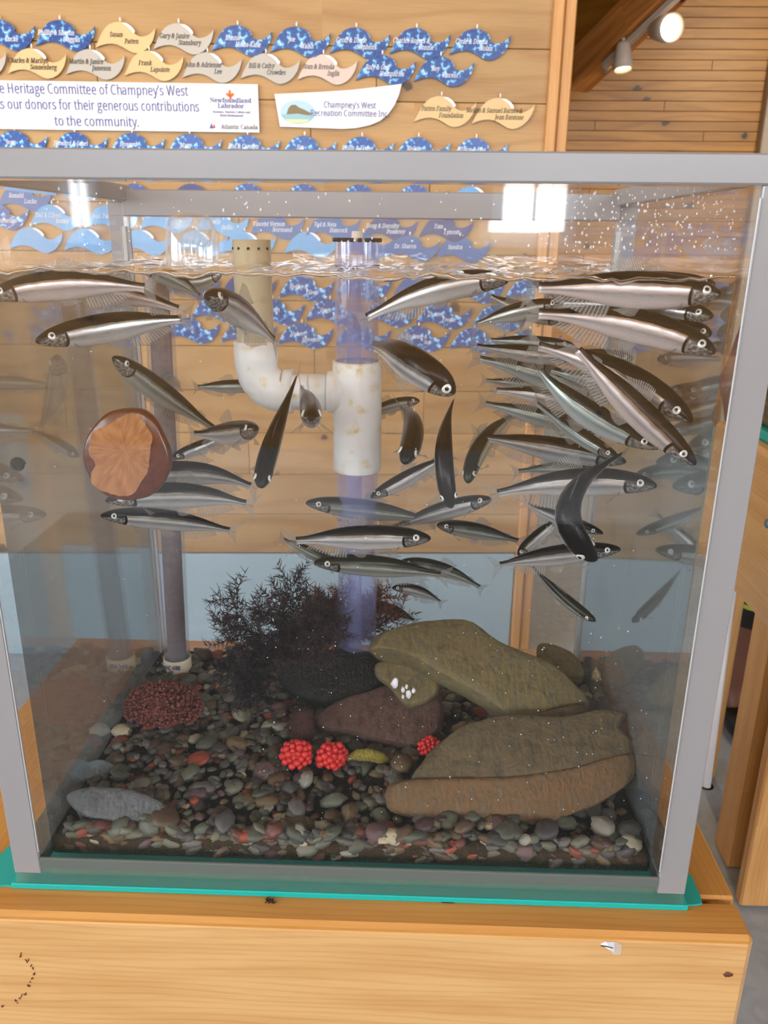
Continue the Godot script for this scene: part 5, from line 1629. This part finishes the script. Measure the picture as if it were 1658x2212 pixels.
func make_person() -> void:
	# a visitor behind the next stand: only a shin, a striped hem and a shoe show between the posts
	var foot := at_height(1580, 1578, 0.0) + Vector3(-0.015, 0, -0.03)
	var p := thing("person", "visitor in a striped dark dress and black shoes standing behind the pine posts", "person", foot)
	var v := func(x: float, y: float, z: float) -> Vector3: return Vector3(x, y, z)
	var bones := []
	for s in [-1.0, 1.0]:
		var hx: float = 0.12 + s * 0.09
		var hip: Vector3 = v.call(hx, 0.86, 0)
		var knee: Vector3 = v.call(hx + s * 0.01, 0.47, 0.02)
		var ank: Vector3 = v.call(hx + s * 0.005, 0.09, -0.01)
		bones.append_array([[hip, 0.085, knee, 0.055], [knee, 0.056, (knee + ank) / 2.0 + Vector3(0, 0.06, -0.015), 0.054], [(knee + ank) / 2.0 + Vector3(0, 0.06, -0.015), 0.052, ank, 0.034], [ank, 0.036, ank + Vector3(0, -0.045, 0.10), 0.03]])
		var sh: Vector3 = v.call(0.12 + s * 0.17, 1.34, 0)
		var el: Vector3 = v.call(0.12 + s * 0.23, 1.06, -0.02)
		var wr: Vector3 = v.call(0.12 + s * 0.22, 0.83, 0.06)
		bones.append_array([[v.call(0.12 + s * 0.05, 1.37, 0), 0.06, sh, 0.055], [sh, 0.05, el, 0.04], [el, 0.039, wr, 0.027], [wr, 0.027, wr + Vector3(0, -0.07, 0.015), 0.026]])
		for f in 4:
			var k0: Vector3 = wr + Vector3(0, -0.08, 0.0 + f * 0.017 - 0.015)
			bones.append([k0, 0.0095, k0 + Vector3(-s * 0.012, -0.062 - 0.008 * (1 if f in [1, 2] else 0), 0.012), 0.0085])
		bones.append([wr + Vector3(-s * 0.008, -0.03, 0.03), 0.011, wr + Vector3(-s * 0.02, -0.075, 0.055), 0.0095])
	bones.append_array([[v.call(0.12, 0.90, 0), 0.14, v.call(0.12, 1.08, 0), 0.115], [v.call(0.12, 1.08, 0), 0.115, v.call(0.12, 1.28, 0), 0.13], [v.call(0.12, 1.36, 0), 0.06, v.call(0.12, 1.47, 0.01), 0.052], [v.call(0.12, 1.55, 0.01), 0.078, v.call(0.12, 1.60, 0.0), 0.088], [v.call(0.12, 1.50, 0.045), 0.04, v.call(0.12, 1.52, 0.04), 0.045], [v.call(0.12, 1.555, 0.085), 0.010, v.call(0.12, 1.53, 0.102), 0.013]])
	var skin := mat(Color(0.42, 0.27, 0.21), 0.55)
	part("body", field_body(bones, Vector3(-0.18, -0.01, -0.2), Vector3(0.42, 1.72, 0.2), 0.0135, 0.03), skin, p)
	for s in [-1.0, 1.0]:
		part("eye", M.unit_ball, M.pupil, p, Vector3(0.12 + s * 0.031, 1.565, 0.083), Basis.from_scale(Vector3(0.011, 0.007, 0.006)))
	part("mouth", M.unit_ball, mat(Color(0.45, 0.18, 0.16), 0.5), p, Vector3(0.12, 1.497, 0.083), Basis.from_scale(Vector3(0.022, 0.006, 0.008)))
	# hair and clothes
	part("hair", ball(Vector3(0.098, 0.105, 0.10), 20, 14, 0.12, 5), mat(Color(0.06, 0.045, 0.035), 0.6), p, Vector3(0.12, 1.615, -0.022))
	var band := func(y0: float, y1: float, m: Material, nm: String) -> void:
		var prof := func(y: float) -> Vector2:
			var ks := [[0.40, 0.235, 0.185], [0.60, 0.225, 0.18], [0.90, 0.205, 0.165], [1.08, 0.15, 0.135], [1.28, 0.175, 0.15], [1.38, 0.155, 0.11], [1.43, 0.085, 0.075]]
			for i in ks.size() - 1:
				if y <= ks[i + 1][0]:
					var f: float = (y - ks[i][0]) / (ks[i + 1][0] - ks[i][0])
					return Vector2(lerpf(ks[i][1], ks[i + 1][1], f), lerpf(ks[i][2], ks[i + 1][2], f))
			return Vector2(0.085, 0.075)
		var rings := []
		for k in 7:
			var y := lerpf(y0, y1, k / 6.0)
			var r: Vector2 = prof.call(y)
			var ring := []
			for j in 40:
				var g := TAU * j / 40.0
				var fold := 1.0 + 0.035 * sin(g * 9.0) * (1.0 - smoothstep(0.5, 0.95, y))
				ring.append(Vector3(0.12 + cos(g) * r.x * fold, y, sin(g) * r.y * fold))
			rings.append(ring)
		part(nm, rings_mesh(rings, false), m, p)
	band.call(0.400, 0.455, mat(Color(0.03, 0.03, 0.035), 0.8), "black_hem")
	var tones := [Color(0.62, 0.66, 0.24), Color(0.05, 0.05, 0.05), Color(0.50, 0.16, 0.15), Color(0.05, 0.04, 0.04), Color(0.52, 0.22, 0.22), Color(0.04, 0.03, 0.03), Color(0.45, 0.14, 0.14), Color(0.05, 0.04, 0.04)]
	var y := 0.455
	for i in 8:
		var hgt := 0.012 if i % 2 == 0 else 0.014
		band.call(y, y + hgt, mat(tones[i], 0.8), "stripe")
		y += hgt
	band.call(y, 1.43, mat(Color(0.06, 0.045, 0.05), 0.8), "dress")
	for s in [-1.0, 1.0]:
		part("shoe", ball(Vector3(0.047, 0.05, 0.125), 18, 10), M.black, p, Vector3(0.12 + s * 0.095, 0.048, 0.045))

func make_droplets() -> void:
	# splashes and bubbles clinging to the panes above the water line
	rng.seed = 606
	var mm := MultiMesh.new()
	mm.transform_format = MultiMesh.TRANSFORM_3D
	mm.mesh = M.blob
	mm.instance_count = 420
	var base := at(1350, 470, ZF)
	for i in 420:
		var x := rng.randf_range(1215, 1590) if i < 260 else rng.randf_range(10, 1600)
		var y := rng.randf_range(405, 545)
		var p := at(x, y, ZFI + 0.0004) - base
		var s := rng.randf_range(0.0003, 0.0011)
		mm.set_instance_transform(i, Transform3D(Basis.from_scale(Vector3(s, s * rng.randf_range(1.0, 1.8), s * 0.5)), p))
	var o := MultiMeshInstance3D.new()
	o.name = "water_droplets"
	o.multimesh = mm
	o.material_override = pane(Color(0.95, 0.97, 1.0), 0.25, 0.05)
	add_child(o)
	o.position = base
	tag(o, "fine water droplets clinging to the inside of the front glass above the water", "droplets")
	o.set_meta("kind", "stuff")

func make_specks() -> void:
	# white specks drifting in the water and settled on the rocks
	rng.seed = 717
	var mm := MultiMesh.new()
	mm.transform_format = MultiMesh.TRANSFORM_3D
	mm.mesh = M.blob
	mm.instance_count = 260
	var base := Vector3(-0.06, 1.0, -1.0)
	for i in 260:
		var p := Vector3(rng.randf_range(XL + 0.02, XR - 0.02), rng.randf_range(0.78, 1.36), -rng.randf_range(ZFI + 0.01, ZBI - 0.02))
		if i < 140:
			p = at(rng.randf_range(560, 1400), rng.randf_range(1350, 1780), rng.randf_range(0.79, 0.82))
		mm.set_instance_transform(i, Transform3D(Basis.from_scale(Vector3.ONE * rng.randf_range(0.0003, 0.0008)), p - base))
	var o := MultiMeshInstance3D.new()
	o.name = "drifting_specks"
	o.multimesh = mm
	o.material_override = M.white
	add_child(o)
	o.position = base
	tag(o, "tiny white specks drifting in the tank water", "specks")
	o.set_meta("kind", "stuff")

# ---------------------------------------------------------------- all of it
func _ready() -> void:
	cam_basis = Basis.from_euler(Vector3(deg_to_rad(-18.84), deg_to_rad(1.65), deg_to_rad(0.62)), EULER_ORDER_YXZ)
	var cam := Camera3D.new()
	cam.name = "camera"
	cam.fov = rad_to_deg(2.0 * atan(1106.0 / FOCAL))
	cam.near = 0.05
	cam.far = 50.0
	add_child(cam)
	cam.transform = Transform3D(cam_basis, EYE)
	cam.current = true
	var lens := CameraAttributesPhysical.new()
	lens.frustum_focal_length = 12.0 * FOCAL / 1106.0
	lens.frustum_focus_distance = 0.86
	lens.exposure_aperture = 7.9
	lens.frustum_near = 0.05
	lens.frustum_far = 50.0
	cam.attributes = lens
	var we := WorldEnvironment.new()
	we.name = "surroundings"
	var env := Environment.new()
	env.background_mode = Environment.BG_SKY
	var sky := Sky.new()
	var psm := ProceduralSkyMaterial.new()
	psm.sky_top_color = Color(0.55, 0.68, 0.85)
	psm.sky_horizon_color = Color(0.85, 0.88, 0.92)
	psm.ground_bottom_color = Color(0.4, 0.4, 0.4)
	psm.ground_horizon_color = Color(0.8, 0.82, 0.84)
	sky.sky_material = psm
	env.sky = sky
	env.tonemap_mode = Environment.TONE_MAPPER_LINEAR
	env.tonemap_exposure = 1.0
	env.sdfgi_enabled = true
	env.ssao_enabled = true
	env.ssil_enabled = true
	we.environment = env
	add_child(we)
	day = 2.6                                                   # daylight per square metre of window
	make_materials()
	M.blob = SphereMesh.new()
	M.blob.radius = 1.0
	M.blob.height = 2.0
	M.blob.radial_segments = 8
	M.blob.rings = 4
	M.band_grey = mat(Color(0.36, 0.39, 0.38), 0.22)
	M.base_edge = pane(Color(0.62, 0.70, 0.68), 0.06, 0.08)
	M.meniscus = mat(Color(1, 1, 1, 0.0), 0.0)
	M.meniscus.refraction_enabled = true
	M.meniscus.refraction_scale = 0.033
	M.seam = mat(Color(0.68, 0.69, 0.69), 0.3)
	M.teal_soft = M.teal
	M.tube_clear = pane(Color(0.70, 0.74, 0.85), 0.16, 0.05)
	M.brown_core = stone([Color(0.44, 0.36, 0.31), Color(0.52, 0.44, 0.38), Color(0.58, 0.49, 0.42)], 91, 12.0, 0.7, 0.1)
	M.black_brown = mat(Color(0.12, 0.08, 0.05), 0.7)
	M.pvc_worn = stone([Color(0.92, 0.93, 0.93), Color(0.93, 0.94, 0.94), Color(0.92, 0.93, 0.93), Color(0.93, 0.94, 0.94), Color(0.92, 0.93, 0.92), Color(0.86, 0.80, 0.64), Color(0.68, 0.54, 0.28)], 92, 4.0, 0.35, 0.02)
	M.cream_worn = stone([Color(0.76, 0.73, 0.62), Color(0.80, 0.77, 0.66), Color(0.78, 0.75, 0.64), Color(0.62, 0.55, 0.38)], 93, 5.0, 0.4, 0.02)
	make_room()
	make_donor_wall()
	make_stand()
	make_tank()
	make_rocks()
	make_neighbour()
	make_pipes()
	make_life()
	make_fish()
	make_gravel()
	make_droplets()
	make_specks()
	make_person()
